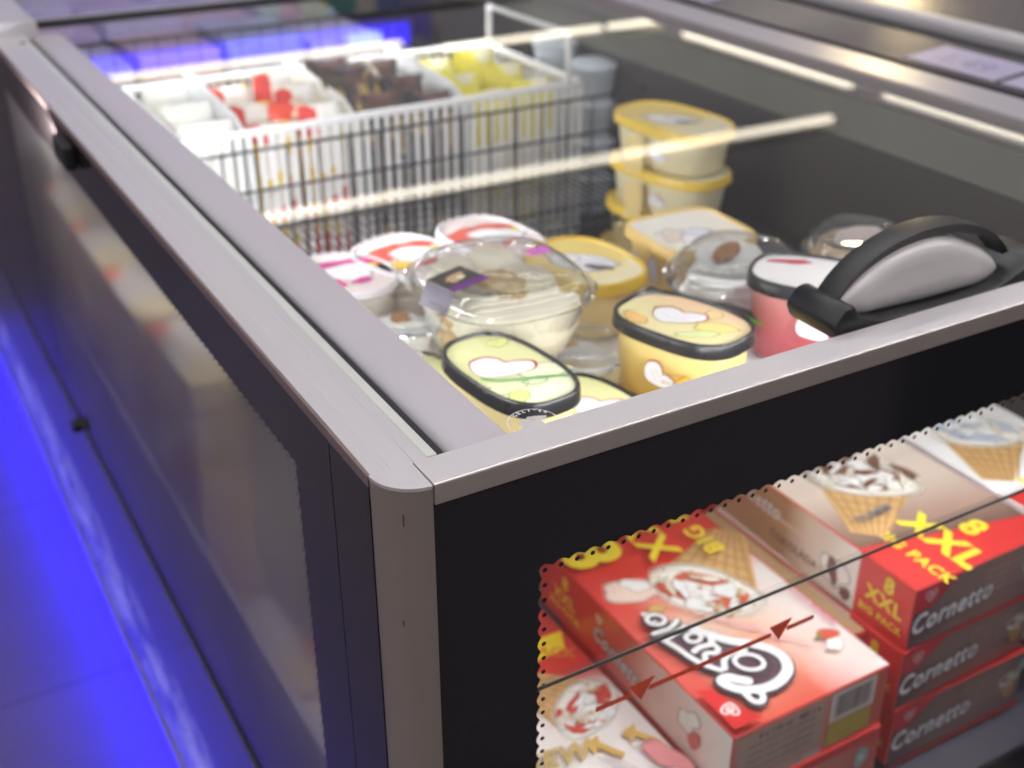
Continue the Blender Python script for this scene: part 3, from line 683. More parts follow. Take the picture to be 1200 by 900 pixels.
# A2, A3 below
for k in (1, 2):
    a2 = carton(("red cone carton directly under the strawberry one with the barcode", "lowest red cone carton in the stack under the barcode")[k - 1], .303 + .001 * k, .048 - .001 * k, ZT - BH * (k + 1) - .0006 * k, (redcard, redcard, straw_front, redcard))
    f2 = Frame((0, 0, 0), (1, 0, 0), (0, 0, 1))
    poly2d("red_top_stripe", [(.0015, .062), (.187, .062), (.187, .072), (.0015, .072)], f2, ink((.62, .04, .04)), a2)
    blob("recycling_mark", .166, .042, .010, .012, f2, (.30, .42, .42), a2, 0, .15, k, soft=False); blob("recycling_mark", .166, .042, .005, .006, f2, (.55, .6, .6), a2, 0, .15, k)
    cornetto(f2, .070, .035, .030, a2, (.5, .42, .4), (.2, .1, .1)); blob("cone_picture", .130, .03, .016, .012, f2, (.5, .42, .2), a2, .4, .2, k)
# F: white strawberry carton at far left, one level lower
Fm = ramp_mat("white_strawberry_top", (0, 1 / .285, 0), [(0, (.80, .72, .68)), (.3, (.84, .80, .77)), (.62, (.84, .76, .70)), (.74, (.60, .05, .04)), (1, (.60, .05, .04))], 9, .12)
Fc = carton("white cone carton with a strawberry ice cream picture beside the left window edge", .303 - BX - .003, .046, -.470 - BH, (Fm, redcard, straw_front, redcard), sz=(BX, .40, BH))
fF = Frame((-(.303 - BX - .003), -.046, BH), (1, 0, 0), (0, 1, 0))
poly2d("yellow_band", [(.112, .285), (.285, .295), (.297, .322), (.112, .327)], fF, ink(YEL), Fc)
text("BIG PACK", fF, .255, .308, .020, (.70, .22, .04), Fc, bold=.02, rot=R(-35))
cone_picture(fF, .250, .222, .047, Fc, (.60, .07, .05), rot=R(-150), nuts=True, seed=31)
for (ax, ay) in ((.236, .145), (.275, .140)):
    fr_ = fF
    poly2d("gold_arrow", [(ax - .010, ay + .022), (ax + .008, ay + .026), (ax + .004, ay + .018), (ax + .018, ay - .006), (ax + .012, ay - .010), (ax - .001, ay + .012), (ax - .008, ay + .006)], fF, ink((.66, .42, .12)), Fc)
    for q_ in range(3): ribbons("printed_lines", [[(ax - .008 + .006 * q_, ay + .002 - .003 * q_), (ax + .010 + .006 * q_, ay - .034 - .003 * q_)]], .0012, fF, ink((.45, .38, .4)), Fc)
text("NEW", fF, .188, .165, .030, (.55, .40, .16), Fc, bold=.05, shear=.3, rot=R(-8))
blob("pink_swirl", .285, .115, .014, .030, fF, (.78, .30, .30), Fc, .3, .2, 9)
F2 = carton("red cone carton underneath the white one at the left window edge", .303 - BX - .002, .048, -.470 - 2 * BH - .001, (redcard, redcard, straw_front, redcard))

# B stack: chocolate
def chocolate(label, x, y, z):
    b_ = carton(label, x, y, z, (choc_top, choc_side, choc_front, redcard))
    f2 = Frame((0, 0, 0), (1, 0, 0), (0, 0, 1))
    poly2d("red_corner", [(.0015, .072), (.060, .072), (.044, .060), (.026, .046), (.0015, .044)], f2, ink((.50, .03, .045)), b_)
    heart(f2, .022, .060, .0075, b_, (.60, .42, .44))
    cornetto(f2, .056, .031, .032, b_, (.80, .80, .82), (.05, .045, .06), rot=.05)
    for r_ in range(4): text("čokoláda vanilka", f2, .128, .058 - r_ * .0085, .009, (.42, .34, .32), b_, name="small_print")
    cone_picture(f2, .168, .040, .016, b_, BROWN, rot=.2, nuts=False, seed=5)
    poly2d("red_stripe", [(.0015, .0015), (.187, .0015), (.187, .009), (.02, .006), (.0015, .004)], f2, ink((.55, .035, .04)), b_)
    blob("recycling_mark", .180, .062, .007, .008, f2, (.3, .42, .42), b_, 0, .1, 5, soft=False)
    return b_
ZB = -.3205
bs = []
for k, lb in enumerate(("chocolate cone carton with yellow XXL print, topmost of the right stack", "brown fronted cone carton second from the top of the right stack", "third brown fronted cone carton down in the right stack")):
    bs.append(chocolate(lb, .514 + (.002, .0, .003)[k], .056 - .0015 * k, ZB - BH * (k + 1) - .0008 * k))
B1 = bs[0]
ft = Frame((-.516, -.056, BH), (0, -1, 0), (1, 0, 0))            # printed to be read from the left
ft.h = .0003
text("8", ft, -.100, .640, .040, YEL, B1, bold=.04); text("XXL", ft, -.1000, .596, .046, YEL, B1, bold=.045, sx=.95); text("BIG PACK", ft, -.0960, .5540, .0190, YEL, B1, bold=.035)
fbt = Frame((-.516, -.056, BH), (1, 0, 0), (0, 1, 0)); fbt.h = ft.h
cone_picture(fbt, .598, .208, .058, B1, BROWN, rot=R(-42), nuts=False, seed=44)
for k, (a, b_) in enumerate(((.640, .235), (.655, .205), (.575, .262), (.625, .26), (.60, .275))): blob("chocolate_shaving", a, b_, .020, .006, fbt, (.20, .10, .06), B1, .8 + k, .3, k)
text("KAKAO", fbt, .560, .250, .010, (.35, .22, .18), B1, bold=.02, rot=R(-85)); text("Cornetto", fbt, .600, .298, .028, (.6, .6, .6), B1, bold=.03, shear=.2)
text("TUMM", fbt, .567, .163, .016, (.25, .22, .24), B1, bold=.03, rot=R(5))
fs = Frame((0, .285, 0), (0, -1, 0), (0, 0, 1)); fs.h = .0003
text("8", fs, .254, .057, .024, YEL, B1, bold=.04); text("XXL", fs, .251, .036, .022, YEL, B1, bold=.04); text("BIG PACK", fs, .2490, .016, .0112, YEL, B1, bold=.035)
cornetto(fs, .055, .048, .026, B1, (.75, .70, .68), (.35, .22, .18)); text("ČOKOLÁDA", fs, .125, .020, .013, (.16, .09, .07), B1, bold=.01); text("Cioccolato", fs, .120, .044, .011, (.75, .6, .5), B1, bold=.02)
blob("almond_picture", .185, .030, .020, .020, fs, (.82, .79, .74), B1, .4, .25, 5); blob("almond_picture", .183, .030, .008, .016, fs, (.2, .08, .06), B1, .3, .15, 6); blob("almond_picture", .203, .014, .009, .007, fs, (.16, .06, .05), B1, .3, .15, 7)
for (ob, zz) in ((bs[1], 0), (bs[2], 0)):
    f2 = Frame((0, .285, 0), (0, -1, 0), (0, 0, 1)); big_pack(f2, .25, .038, .018, ob)
for q_, dg_ in ((bs[1], .7), (bs[2], -.8), (F2, .9)): q_.rotation_euler.z = R(dg_)
# carton between A and B seen at A's level
G = carton("narrow tan carton edge standing between the strawberry and chocolate stacks", .4945, .10, ZT - BH - .002, (mat("tan_card", (.45, .30, .16), .4), mat("tan_card", (.45, .30, .16), .4), redcard, redcard), sz=(.0165, .24, BH - .001))
# D: vanilla carton right, and one behind it
D = carton("white and red vanilla cone carton at the right edge of the front window", .7135, .062, ZB - BH, (van_top, van_card, redcard, van_card))
fd = Frame((-.7135, -.062, BH), (1, 0, 0), (0, 1, 0))
cone_picture(fd, .785, .215, .058, D, (.45, .50, .62), rot=R(-38), nuts=False, seed=71)
text("XXL", Frame((-.7135, -.062, BH + .0003), (0, -1, 0), (1, 0, 0)), -.092, .765, .045, YEL, D, bold=.04)
text("Cornetto", fd, .80, .31, .026, (.5, .5, .52), D, bold=.03, shear=.2)
D2 = carton("cone carton under the vanilla one at the right window edge", .7135, .060, ZB - 2 * BH - .001, (redcard, van_card, choc_front, redcard))
E_ = carton("red cone carton behind the strawberry and chocolate stacks", .33, .345, ZT - BH, (redcard, redcard, redcard, redcard), sz=(.285, .19, BH))
E2 = carton("pale cone carton behind the chocolate stack", .62, .35, ZB - BH, (van_card, van_card, redcard, van_card), sz=(.22, .19, BH))

# ================================================================== TUBS UNDER THE LID
def cloud_logo(fr, par, s, dx=0.0, dy=0.0, line=(.50, .05, .04)):
    pts = [(-.95, .05), (-.75, .62), (-.2, .72), (.12, .42), (.2, .12), (.55, .05), (.98, -.22), (.85, -.62), (.35, -.72), (-.25, -.66), (-.78, -.45)]
    P_ = lambda k: [(dx + s * x * k, dy + s * y * k) for x, y in smoothpath(pts, 4, True)]
    poly2d("logo_shadow", [(x + s * .05, y + s * .05) for x, y in P_(1.06)], fr, ink(line), par)
    poly2d("white_logo", P_(1.0), fr, ink((.82, .82, .84)), par)
    ribbons("logo_lines", [[(dx + s * x, dy + s * y) for x, y in ((-.2, .3), (.0, -.1), (.35, -.3), (.7, -.35))], [(dx + s * x, dy + s * y) for x, y in ((-.55, .2), (-.3, -.25), (.1, -.45))]], s * .03, fr, ink((.6, .45, .5)), par)
def tub(name, label, loc, ang, L_, W_, H_, kind, rimm, bodym, labm, art=None, group=None, rimh=.0125, lip=.003):
    t = thing(name, label, "tub", (loc[0], loc[1], loc[2] - H_), R(ang), group)
    tz = H_
    loft("tub_body", [(L_ * .80, W_ * .74, 0, kind), (L_ * .86, W_ * .82, .004, kind), (L_ * .93, W_ * .91, tz - rimh, kind)], bodym, t)
    loft("lid_rim", [(L_ * .95, W_ * .93, tz - rimh - .001, kind), (L_ + .0015, W_ + .0015, tz - rimh, kind), (L_, W_, tz - .0015, kind), (L_ - .002, W_ - .002, tz, kind), (L_ - .006, W_ - .006, tz, kind), (L_ - .008, W_ - .008, tz - lip, kind)], rimm, t, True, False)
    lab = loft("lid_label", [(L_ - .0078, W_ - .0078, tz - lip + .0004, kind)], labm, t, False, True)
    fr = Frame((0, 0, tz - lip + .0005), (1, 0, 0), (0, 1, 0))
    if art: art(t, fr, L_, W_, tz)
    return t
blackrim = mat("black_tub_rim", (.018, .017, .018), .28, 0, var=.1)
yelrim = mat("yellow_tub_rim", (.74, .50, .05), .35, 0, var=.05)
greenlab = ramp_mat("pear_label", (1 / .14, 0, 0), [(0, (.74, .74, .38)), (.3, (.84, .82, .60)), (.6, (.82, .80, .54)), (1, (.72, .72, .38))], 30, .35)
orlab = ramp_mat("apricot_label", (0, 1 / .08, 0), [(0, (.78, .70, .38)), (.35, (.82, .58, .36)), (.7, (.82, .52, .26)), (1, (.80, .50, .08))], 30, .35)
cream_body = mat("cream_tub_body", (.78, .62, .30), .35, var=.06)
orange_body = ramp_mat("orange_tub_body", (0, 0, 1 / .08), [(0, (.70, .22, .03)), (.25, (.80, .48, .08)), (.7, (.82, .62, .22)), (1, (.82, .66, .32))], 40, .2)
def pear_art(t, fr, L_, W_, tz):
    a = Frame(fr.o, (-.10, 1, 0), (-1, -.10, 0)); a = Frame(fr.o, (math.cos(R(84.5)), math.sin(R(84.5)), 0), (-math.sin(R(84.5)), math.cos(R(84.5)), 0))
    blob("pear_picture", .022, -.016, .026, .013, a, (.80, .80, .56), t, -.35, .12, 3); blob("pear_picture", -.018, -.028, .018, .010, a, (.76, .78, .46), t, 0, .2, 5)
    blob("pear_picture", .014, .044, .012, .008, a, (.70, .74, .30), t, .3, .2, 8); blob("pear_picture", -.016, -.044, .012, .008, a, (.66, .70, .26), t, .8, .2, 9)
    cloud_logo(a, t, .0255, -.004, .006)
    ribbons("green_ribbon", [[(-.028, -.006), (-.020, -.014), (-.004, -.020), (.014, -.026), (.034, -.034)]], .0026, a, ink((.12, .42, .14)), t)
    ribbons("green_ribbon", [ell(.006, -.030, .010, .005, -.2)], .0012, a, ink((.16, .45, .16)), t, closed=True)
tub("ice_cream_tub", "oval ice cream tub with pale green pear lid and black rim, nearest the front rail", (.170, .212, -.065), -84.5, .134, .078, .080, 'sup', blackrim, cream_body, greenlab, pear_art)
def pear2(t, fr, L_, W_, tz):
    a = Frame(fr.o, (.1, 1, 0), (-1, .1, 0)); cloud_logo(a, t, .022, .004, .008)
tub("ice_cream_tub", "black rimmed pear ice cream tub lying half under the front rail", (.2430, .1900, -.113), -84, .134, .080, .075, 'sup', blackrim, cream_body, greenlab, pear2)
def side_logo(t, ang, L_, W_, z, s, col=(.82, .82, .84), line=(.5, .05, .04)):
    """logo printed on the curved wall, on a small flat facet just proud of it"""
    c, sn = math.cos(R(ang)), math.sin(R(ang))
    k = 1 / ((abs(c / (L_ * .475)) ** 2.8 + abs(sn / (W_ * .47)) ** 2.8) ** (1 / 2.8))
    fr = Frame((c * k, sn * k, z), (-sn, c, 0), (-.05 * c, -.05 * sn, 1)); cloud_logo(fr, t, s, 0, 0, line)
    return fr
def apricot_art(t, fr, L_, W_, tz):
    a = Frame(fr.o, (math.cos(R(50)), math.sin(R(50)), 0), (-math.sin(R(50)), math.cos(R(50)), 0))
    blob("apricot_picture", .022, -.020, .022, .010, a, (.82, .68, .24), t, -.4, .15, 3); blob("apricot_picture", .004, -.030, .02, .007, a, (.68, .74, .36), t, -.2, .15, 4)
    blob("apricot_picture", -.040, .010, .010, .014, a, (.80, .50, .18), t, .4, .2, 14); blob("apricot_picture", .028, .004, .008, .010, a, (.84, .62, .30), t, .2, .2, 15); text("MARILLE", a, -.010, .027, .005, (.55, .30, .12), t, bold=.02, name="small_print")
    cloud_logo(a, t, .0225, -.002, .008)
    fp_ = side_logo(t, -60, L_, W_, tz - .045, .0001)
    for q_ in range(4): text("Eiscreme  sladoled", fp_, .008, .012 - q_ * .0075, .0055, (.50, .26, .06), t, name="small_print")
    fs_ = side_logo(t, -82, L_, W_, tz - .038, .0145)
    blob("apricot_picture", .026, -.008, .013, .014, fs_, (.80, .46, .03), t, 0, .1, 4); ribbons("green_ribbon", [ell(.022, -.022, .008, .007, 0)], .0014, fs_, ink((.14, .45, .12)), t, closed=True)
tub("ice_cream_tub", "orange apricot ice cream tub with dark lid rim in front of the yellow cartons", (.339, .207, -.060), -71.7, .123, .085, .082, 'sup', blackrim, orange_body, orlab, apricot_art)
tub("ice_cream_tub", "black rimmed tub tucked beneath the apricot ice cream tub", (.3230, .236, -.1440), -80, .124, .085, .070, 'sup', blackrim, cream_body, orlab, None)
tub("ice_cream_tub", "dark rimmed tub half hidden under the clear bowl by the lid bar", (.1500, .318, -.128), -84, .150, .090, .07, 'sup', blackrim, cream_body, greenlab, None)
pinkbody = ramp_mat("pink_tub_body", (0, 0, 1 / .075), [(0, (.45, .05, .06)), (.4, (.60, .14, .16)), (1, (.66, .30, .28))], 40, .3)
def pink_art(t, fr, L_, W_, tz):
    blob("red_corner_print", -.03, .022, .02, .006, fr, (.55, .05, .08), t, .3, .2, 2)
    f_ = side_logo(t, -84, L_, W_, tz - .036, .0150, line=(.4, .05, .06))
    for k in range(7): blob("berry_picture", -.01 + .008 * k, -.024 - .002 * (k % 2), .0045, .0042, f_, ((.6, .06, .04), (.2, .42, .08), (.75, .5, .1))[k % 3], t, 0, .1, k, soft=False)
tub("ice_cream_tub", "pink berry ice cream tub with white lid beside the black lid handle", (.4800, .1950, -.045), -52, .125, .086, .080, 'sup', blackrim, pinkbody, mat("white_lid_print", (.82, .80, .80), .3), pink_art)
tub("ice_cream_tub", "dark rimmed tub underneath the pink berry tub", (.4650, .200, -.130), -50, .130, .088, .060, 'sup', blackrim, mat("wine_body", (.35, .08, .08), .4), mat("white_lid_print", (.82, .8, .8), .3), None)
ybody = mat("pale_tub_body", (.82, .76, .50), .32, var=.04, sss=.0)
ylab = ramp_mat("yellow_oval_label", (1 / .18, 0, 0), [(0, (.80, .62, .20)), (.3, (.80, .76, .58)), (.7, (.82, .78, .62)), (1, (.76, .58, .14))], 25, .5)
def yart(t, fr, L_, W_, tz):
    a = Frame(fr.o, (.35, .94, 0), (-.94, .35, 0)); a = Frame(fr.o, (math.cos(R(60)), math.sin(R(60)), 0), (-math.sin(R(60)), math.cos(R(60)), 0))
    blob("cream_picture", -.004, .0, .045, .022, a, (.70, .70, .74), t, -.3, .2, 3); blob("cookie_picture", .012, -.016, .016, .007, a, (.14, .10, .13), t, -.4, .2, 4); blob("cream_picture", -.02, .01, .016, .012, a, WHITE, t, 0, .2, 5)
def yside(t, fr, L_, W_, tz):
    if fr: yart(t, fr, L_, W_, tz)
    c = Frame((-L_ * .40, -W_ * .33, tz - .034), (.62, -.80, 0), (0, 0, 1))
    c = side_logo(t, -62, L_, W_, tz - .036, .012, (.7, .66, .74), (.5, .3, .3))
    poly2d("yellow_label_panel", [(-.045, -.028), (-.022, -.028), (-.022, .022), (-.045, .022)], c, ink((.75, .58, .25)), t)
for k, nm in enumerate(("top", "second", "third", "bottom")):
    off = ((0, 0), (-.003, -.002), (-.006, .004), (-.008, .006))[k]
    tub("ice_cream_tub", "yellow lidded oval tub, %s of the stack right of the basket" % {"top": "topmost", "second": "second", "third": "third", "bottom": "lowest"}[nm],
        (.740 + off[0], .755 + off[1], -.080 - .0625 * k), -82.7 + (0, 3, -2, 4)[k], .183, .112, .0615, 'sup', yelrim, ybody, ylab, yside, "yellow lidded oval tubs stacked right of the basket")
# rectangular yellow-rim cartons
wlab = ramp_mat("white_yellow_label", (0, 1 / .11, 0), [(0, (.84, .80, .70)), (.5, (.82, .80, .76)), (1, (.82, .78, .62))], 40, .5)
wbody = ramp_mat("white_blue_print", (1 / .1, 0, 0), [(0, (.80, .60, .22)), (.3, (.80, .78, .74)), (.5, (.60, .60, .70)), (.7, (.80, .78, .72)), (1, (.78, .62, .3))], 60, .9)
def rart(t, fr, L_, W_, tz):
    for k in range(5): blob("cream_picture", random.uniform(-.03, .03), random.uniform(-.03, .03), .02, .012, fr, ((.8, .78, .8), (.72, .62, .55), (.66, .66, .78))[k % 3], t, k, .3, k)
    for (fx, s_) in ((-.012, 1), (.024, .7)):
        f_ = Frame((fx, -W_ * .462, tz - .034), (1, 0, 0), (0, -.05, 1)); blob("blue_print", 0, 0, .010 * s_, .013 * s_, f_, (.5, .52, .66), t, 0, .3, int(s_ * 9)); f2_ = Frame((-L_ * .465, fx, tz - .034), (0, -1, 0), (0, 0, 1)); blob("blue_print", 0, 0, .012 * s_, .014 * s_, f2_, (.58, .60, .72), t, 0, .3, int(s_ * 5))
tub("ice_cream_carton", "square white ice cream tub with yellow rim in front of the tall yellow stack", (.538, .452, -.100), -2, .119, .114, .060, 'rect', mat("amber_rim", (.80, .56, .18), .35), wbody, wlab, rart)
tub("ice_cream_carton", "square yellow rimmed tub underneath the white one", (.5280, .446, -.1610), 2, .119, .114, .060, 'rect', mat("amber_rim", (.80, .56, .18), .35), mat("yellow_body", (.80, .60, .22), .35), wlab, None)
def yr_art(t, fr, L_, W_, tz): yart(t, fr, L_ * .6, W_ * .6, tz)
tub("ice_cream_tub", "amber lidded oval tub behind the big clear bowl", (.389, .436, -.100), -86, .136, .100, .065, 'sup', yelrim, mat("cream_body_2", (.80, .62, .30), .35), ylab, yr_art)
tub("ice_cream_tub", "cream coloured tub below the amber lidded one", (.365, .40, -.166), -80, .140, .110, .05, 'sup', mat("amber_rim", (.8, .56, .18), .35), mat("pale_tub_body", (.78, .74, .6), .32), wlab, None)
# red/pink round-cornered cups with clear rims
clearrim = mat("milky_rim", (.72, .68, .70), .25, var=.04)
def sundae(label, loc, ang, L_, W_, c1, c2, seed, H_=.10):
    lab = mat("sundae_label_%d" % seed, (.70, .60, .58), .3)
    def art(t, fr, L2, W2, tz):
        rt = R(-ang)
        f_ = Frame(fr.o, (math.cos(rt), math.sin(rt), 0), (-math.sin(rt), math.cos(rt), 0))
        blob("red_print", -.022, .018, .030, .018, f_, c1, t, .5, .15, seed); blob("red_print", .018, .026, .026, .010, f_, c1, t, -.3, .2, seed + 1)
        blob("white_logo", .008, .002, .032, .022, f_, (.84, .84, .84), t, -.3, .2, seed + 2); blob("yellow_print", -.018, -.018, .012, .014, f_, c2, t, .5, .2, seed + 3)
        blob("red_print", .010, -.024, .014, .006, f_, c1, t, .3, .3, seed + 4); blob("yellow_print", .034, .008, .007, .005, f_, (.78, .62, .12), t, 0, .2, seed + 5)
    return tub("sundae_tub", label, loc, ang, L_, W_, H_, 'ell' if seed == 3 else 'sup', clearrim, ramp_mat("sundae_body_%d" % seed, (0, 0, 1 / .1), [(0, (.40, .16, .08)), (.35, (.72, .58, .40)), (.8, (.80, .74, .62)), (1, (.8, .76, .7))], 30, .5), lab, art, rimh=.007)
sundae("round ice cream tub with magenta and white lid beside the lid bar", (.1600, .5300, -.100), -70, .118, .100, (.62, .04, .28), (.62, .03, .25), 3)
sundae("red and yellow lidded ice cream tub between the magenta one and the clear bowl", (.2380, .5400, -.100), -70, .125, .100, (.66, .08, .05), (.85, .55, .08), 5)
sundae("red and white lidded ice cream tub right behind the clear bowl", (.3380, .545, -.100), -81, .132, .092, (.66, .10, .07), (.8, .6, .5), 7)

# clear bowls with scoops inside
icecream = mat("vanilla_ice_cream", (.80, .75, .60), .45, var=.08, scale=40, bump=.5, bscale=90)
choc_i = mat("caramel", (.42, .20, .07), .3, var=.2)
def bowl(label, loc, ang, L_, W_, H_, dome, scoops, card=None, sticker=None, seed=0, fit=1.0):
    t = thing("clear_bowl", label, "bowl", (loc[0], loc[1], loc[2] - H_), R(ang))
    rnd = random.Random(seed)
    loft("bowl_shell", [(L_ * .5, W_ * .5, .0, 'ell'), (L_ * .72, W_ * .72, .006, 'ell'), (L_ * .90, W_ * .90, H_ * .55, 'ell'), (L_ * .97, W_ * .97, H_ - .006, 'sup')], clear, t, True, False)
    loft("bowl_rim", [(L_ * .97, W_ * .97, H_ - .006, 'sup'), (L_ + .004, W_ + .004, H_ - .005, 'sup'), (L_ + .006, W_ + .006, H_ - .001, 'sup'), (L_ + .001, W_ + .001, H_ + .001, 'sup'), (L_ * .95, W_ * .95, H_ - .001, 'sup')], clear, t, False, False)
    loft("dome_lid", [(L_ * .955, W_ * .955, H_, 'sup'), (L_ * .93, W_ * .93, H_ + dome * .45, 'sup'), (L_ * .86, W_ * .86, H_ + dome * .85, 'sup'), (L_ * .80, W_ * .80, H_ + dome, 'sup'), (L_ * .76, W_ * .76, H_ + dome * .9, 'sup')], clear, t, False, True)
    for si_, (x, y, z, r_, sx_, sy_, m_) in enumerate(scoops):
        x, y, r_, z = x * fit, y * fit, r_ * fit, z
        bm = bmesh.new(); bmesh.ops.create_icosphere(bm, subdivisions=4, radius=1)
        for v in bm.verts:
            nz = noise.fractal(v.co * 2.2 + Vector((x * 90 + seed, y * 70, 0)), 1, 2, 4) * .13 + .05 * math.sin(v.co.z * 14 + v.co.x * 3)
            v.co = v.co * (1 + nz); v.co = Vector((v.co.x * r_ * sx_ + x, v.co.y * r_ * sy_ + y, max(v.co.z * r_ * .8 + z, .004)))
            pk = (.66 + .27 * min(1, v.co.z / (H_ * .55))) * .5       # stay inside the shell
            e_ = math.hypot(v.co.x / (L_ * pk), v.co.y / (W_ * pk))
            if e_ > 1: v.co.x /= e_; v.co.y /= e_
            cap_ = H_ + dome * .55 - .0016 * (len(scoops) - si_)
            if v.co.z > cap_: v.co.z = cap_ + (v.co.z - cap_) * .22
            v.co.z = min(v.co.z, H_ + dome * .97 - .0004 * si_)
        bmobj("ice_cream_scoop", bm, m_, t, True)
    if card:
        fr = Frame((card[0], card[1], H_ + dome + .0005), (math.cos(card[2]), math.sin(card[2]), 0), (-math.sin(card[2]), math.cos(card[2]), 0))
        poly2d("label_card", [(-.020, -.018), (.022, -.020), (.024, .019), (-.018, .018)], fr, ink((.06, .05, .045)), t)
        blob("label_picture", .002, .003, .014, .007, fr, (.55, .36, .2), t, .2, .2, 3); blob("label_picture", .006, .0, .005, .004, fr, (.8, .75, .6), t, .2, .2, 4)
        poly2d("purple_band", [(-.020, -.018), (.022, -.020), (.023, -.011), (-.019, -.010)], fr, ink((.16, .03, .26)), t)
        # the card folds down over the side of the dome
        fr2 = Frame(fr.at(-.022, -.014), fr.u, fr.v)
        mesh("label_fold", [fr.at(-.020, -.018), fr.at(-.018, .018), fr.at(-.028, .018, -dome - .006), fr.at(-.030, -.018, -dome - .006)], [(0, 1, 2, 3)], ink((.10, .08, .12)), t)
    if sticker:
        fr = Frame((sticker[0], sticker[1], H_ + dome + .0005), (1, 0, 0), (0, 1, 0))
        for k in range(3): blob("pink_sticker", (k - 1) * .006 * math.cos(R(-ang)), (k - 1) * .006 * math.sin(R(-ang)), .008, .007, fr, (.72, .16, .66), t, 0, .1, k)
    return t
V_ = icecream; K_ = choc_i; Wf = mat("wafer", (.58, .38, .17), .5, var=.2, scale=80)
sc = [(-.045, .022, .050, .040, 1.0, 1.0, V_), (-.050, -.022, .052, .038, 1.0, 1.0, V_), (.0, .028, .062, .030, 1.3, .9, V_), (.005, -.030, .060, .030, 1.3, .9, V_), (.052, .018, .050, .038, 1.0, 1.0, V_), (.055, -.020, .052, .038, 1.0, 1.0, V_), (0, 0, .066, .022, 1.5, 1.2, Wf), (0, 0, .018, .05, 1.5, 1.05, K_), (-.03, 0, .03, .04, 1.4, 1.2, V_), (.03, 0, .03, .04, 1.4, 1.2, V_)]
bowl("large clear plastic bowl of vanilla scoops with a dark label card on its lid", (.235, .3420, -.052), 89, .166, .150, .080, .013, sc, card=(-.012, .050, R(-71)), sticker=(.010, -.045), seed=1, fit=1.0)
scw = mat("white_cream", (.82, .82, .80), .35, bump=.4, bscale=70)
bowl("small clear bowl of cream hidden under the large one", (.213, .290, -.142), 70, .20, .12, .055, .012, [(0, 0, .03, .04, 1.9, 1.2, scw), (.05, .0, .03, .03, 1.2, 1.2, scw)], seed=4)
bowl("clear domed tub of white ice cream with chocolate slice behind the apricot tub", (.478, .312, -.078), 33, .160, .110, .055, .010, [(-.02, 0, .045, .030, 1.3, 1.2, scw), (.03, .01, .045, .028, 1.2, 1.2, scw), (0, 0, .02, .04, 1.5, 1.1, scw), (.015, .01, .066, .014, 1.9, .8, K_)], seed=8)
bowl("small clear domed tub with a pinkish label behind the handle", (.632, .300, -.082), 34, .134, .094, .050, .010, [(0, 0, .03, .038, 1.4, 1.1, mat("wafer_mix", (.42, .30, .18), .5)), (.0, -.01, .052, .024, 1.7, 1.3, mat("pinkish_cream", (.82, .70, .66), .4))], seed=12)
bowl("low clear bowl of cream wedged between the big bowl and the apricot tub", (.3050, .318, -.136), 60, .120, .100, .055, .010, [(0, 0, .03, .036, 1.3, 1.1, scw), (.02, .01, .048, .015, 1.3, 1.1, Wf)], seed=21)
bowl("clear bowl rim showing between the red lidded tub and the dark rimmed tub", (.1750, .425, -.118), 80, .130, .110, .060, .010, [(0, 0, .035, .038, 1.3, 1.1, scw), (.01, .0, .055, .014, 1.3, 1.1, K_)], seed=23)
for (gx, gy, gz, ga, co) in ((.4060, .262, -.088, 35, (.12, .42, .05)),):
    st = thing("green_paper_strip", "bright green paper strip under the clear domed tub", "paper strip", (gx, gy, gz), R(-62))
    V2 = [(i * .012, s * .006, .003 * math.sin(i * .8)) for i in range(-5, 6) for s in (-1, 1)]
    mesh("strip", V2, [(2 * i, 2 * i + 2, 2 * i + 3, 2 * i + 1) for i in range(10)], mat("green_paper", co, .5), st, True)
    mesh("strip_edge", [(v[0], v[1] + .004, v[2] + .0015) for v in V2], [(2 * i, 2 * i + 2, 2 * i + 3, 2 * i + 1) for i in range(10)], mat("dark_paper", (.04, .035, .03), .4), st, True)

# wire shelf under the tubs
SH = thing("wire_shelf", "white wire shelf under the heaped tubs inside the freezer", "shelf", (0, .16, -.222))
bm = bmesh.new()
for i in range(60): add_bar(bm, (.03 + i * .0135, 0, 0), (.03 + i * .0135, .84, 0), .0013, 5)
for j in (2, 3, 4): add_bar(bm, (.02, j * .21, -.003), (.845, j * .21, -.003), .0025, 6)
o = bmobj("shelf_wires", bm, darkwire, SH); o["kind"] = "stuff"

# ================================================================== BASKET
BK = thing("white_basket", "white slatted basket with tall handle holding wrapped ice creams", "basket", (0, 0, -.345))
def bz(z): return z + .345
bx0, bx1, by0, by1, bt, bb = .138, .768, 1.03, 1.335, -.098, -.342
bm = bmesh.new()
nsl = 40
for i in range(nsl + 1):
    x = bx0 + (bx1 - bx0) * i / nsl
    for (y, s) in ((by0, 1), (by1, -1)): add_box(bm, (x - .0034, y - .001, bz(bb)), (x + .0034, y + .001, bz(bt)))
for i in range(26):
    y = by0 + (by1 - by0) * (i + .5) / 26
    for x in (bx0, bx1): add_box(bm, (x - .001, y - .0022, bz(bb)), (x + .001, y + .0022, bz(bt)))
o = bmobj("basket_slats", bm, whitewire, BK); o["kind"] = "stuff"
for (p, q) in (((bx0, by0), (bx1, by0)), ((bx0, by1), (bx1, by1)), ((bx0, by0), (bx0, by1)), ((bx1, by0), (bx1, by1))):
    box("basket_rim", (min(p[0], q[0]) - .004, min(p[1], q[1]) - .004, bz(bt) - .004), (max(p[0], q[0]) + .004, max(p[1], q[1]) + .004, bz(bt) + .006), whitewire, BK, .002)
box("basket_floor", (bx0, by0, bz(bb) - .003), (bx1, by1, bz(bb)), whitewire, BK, 0)
box("cross_band", (bx0, by0 - .003, bz(-.2225)), (bx1, by0 - .0015, bz(-.2175)), whitewire, BK, .0005)
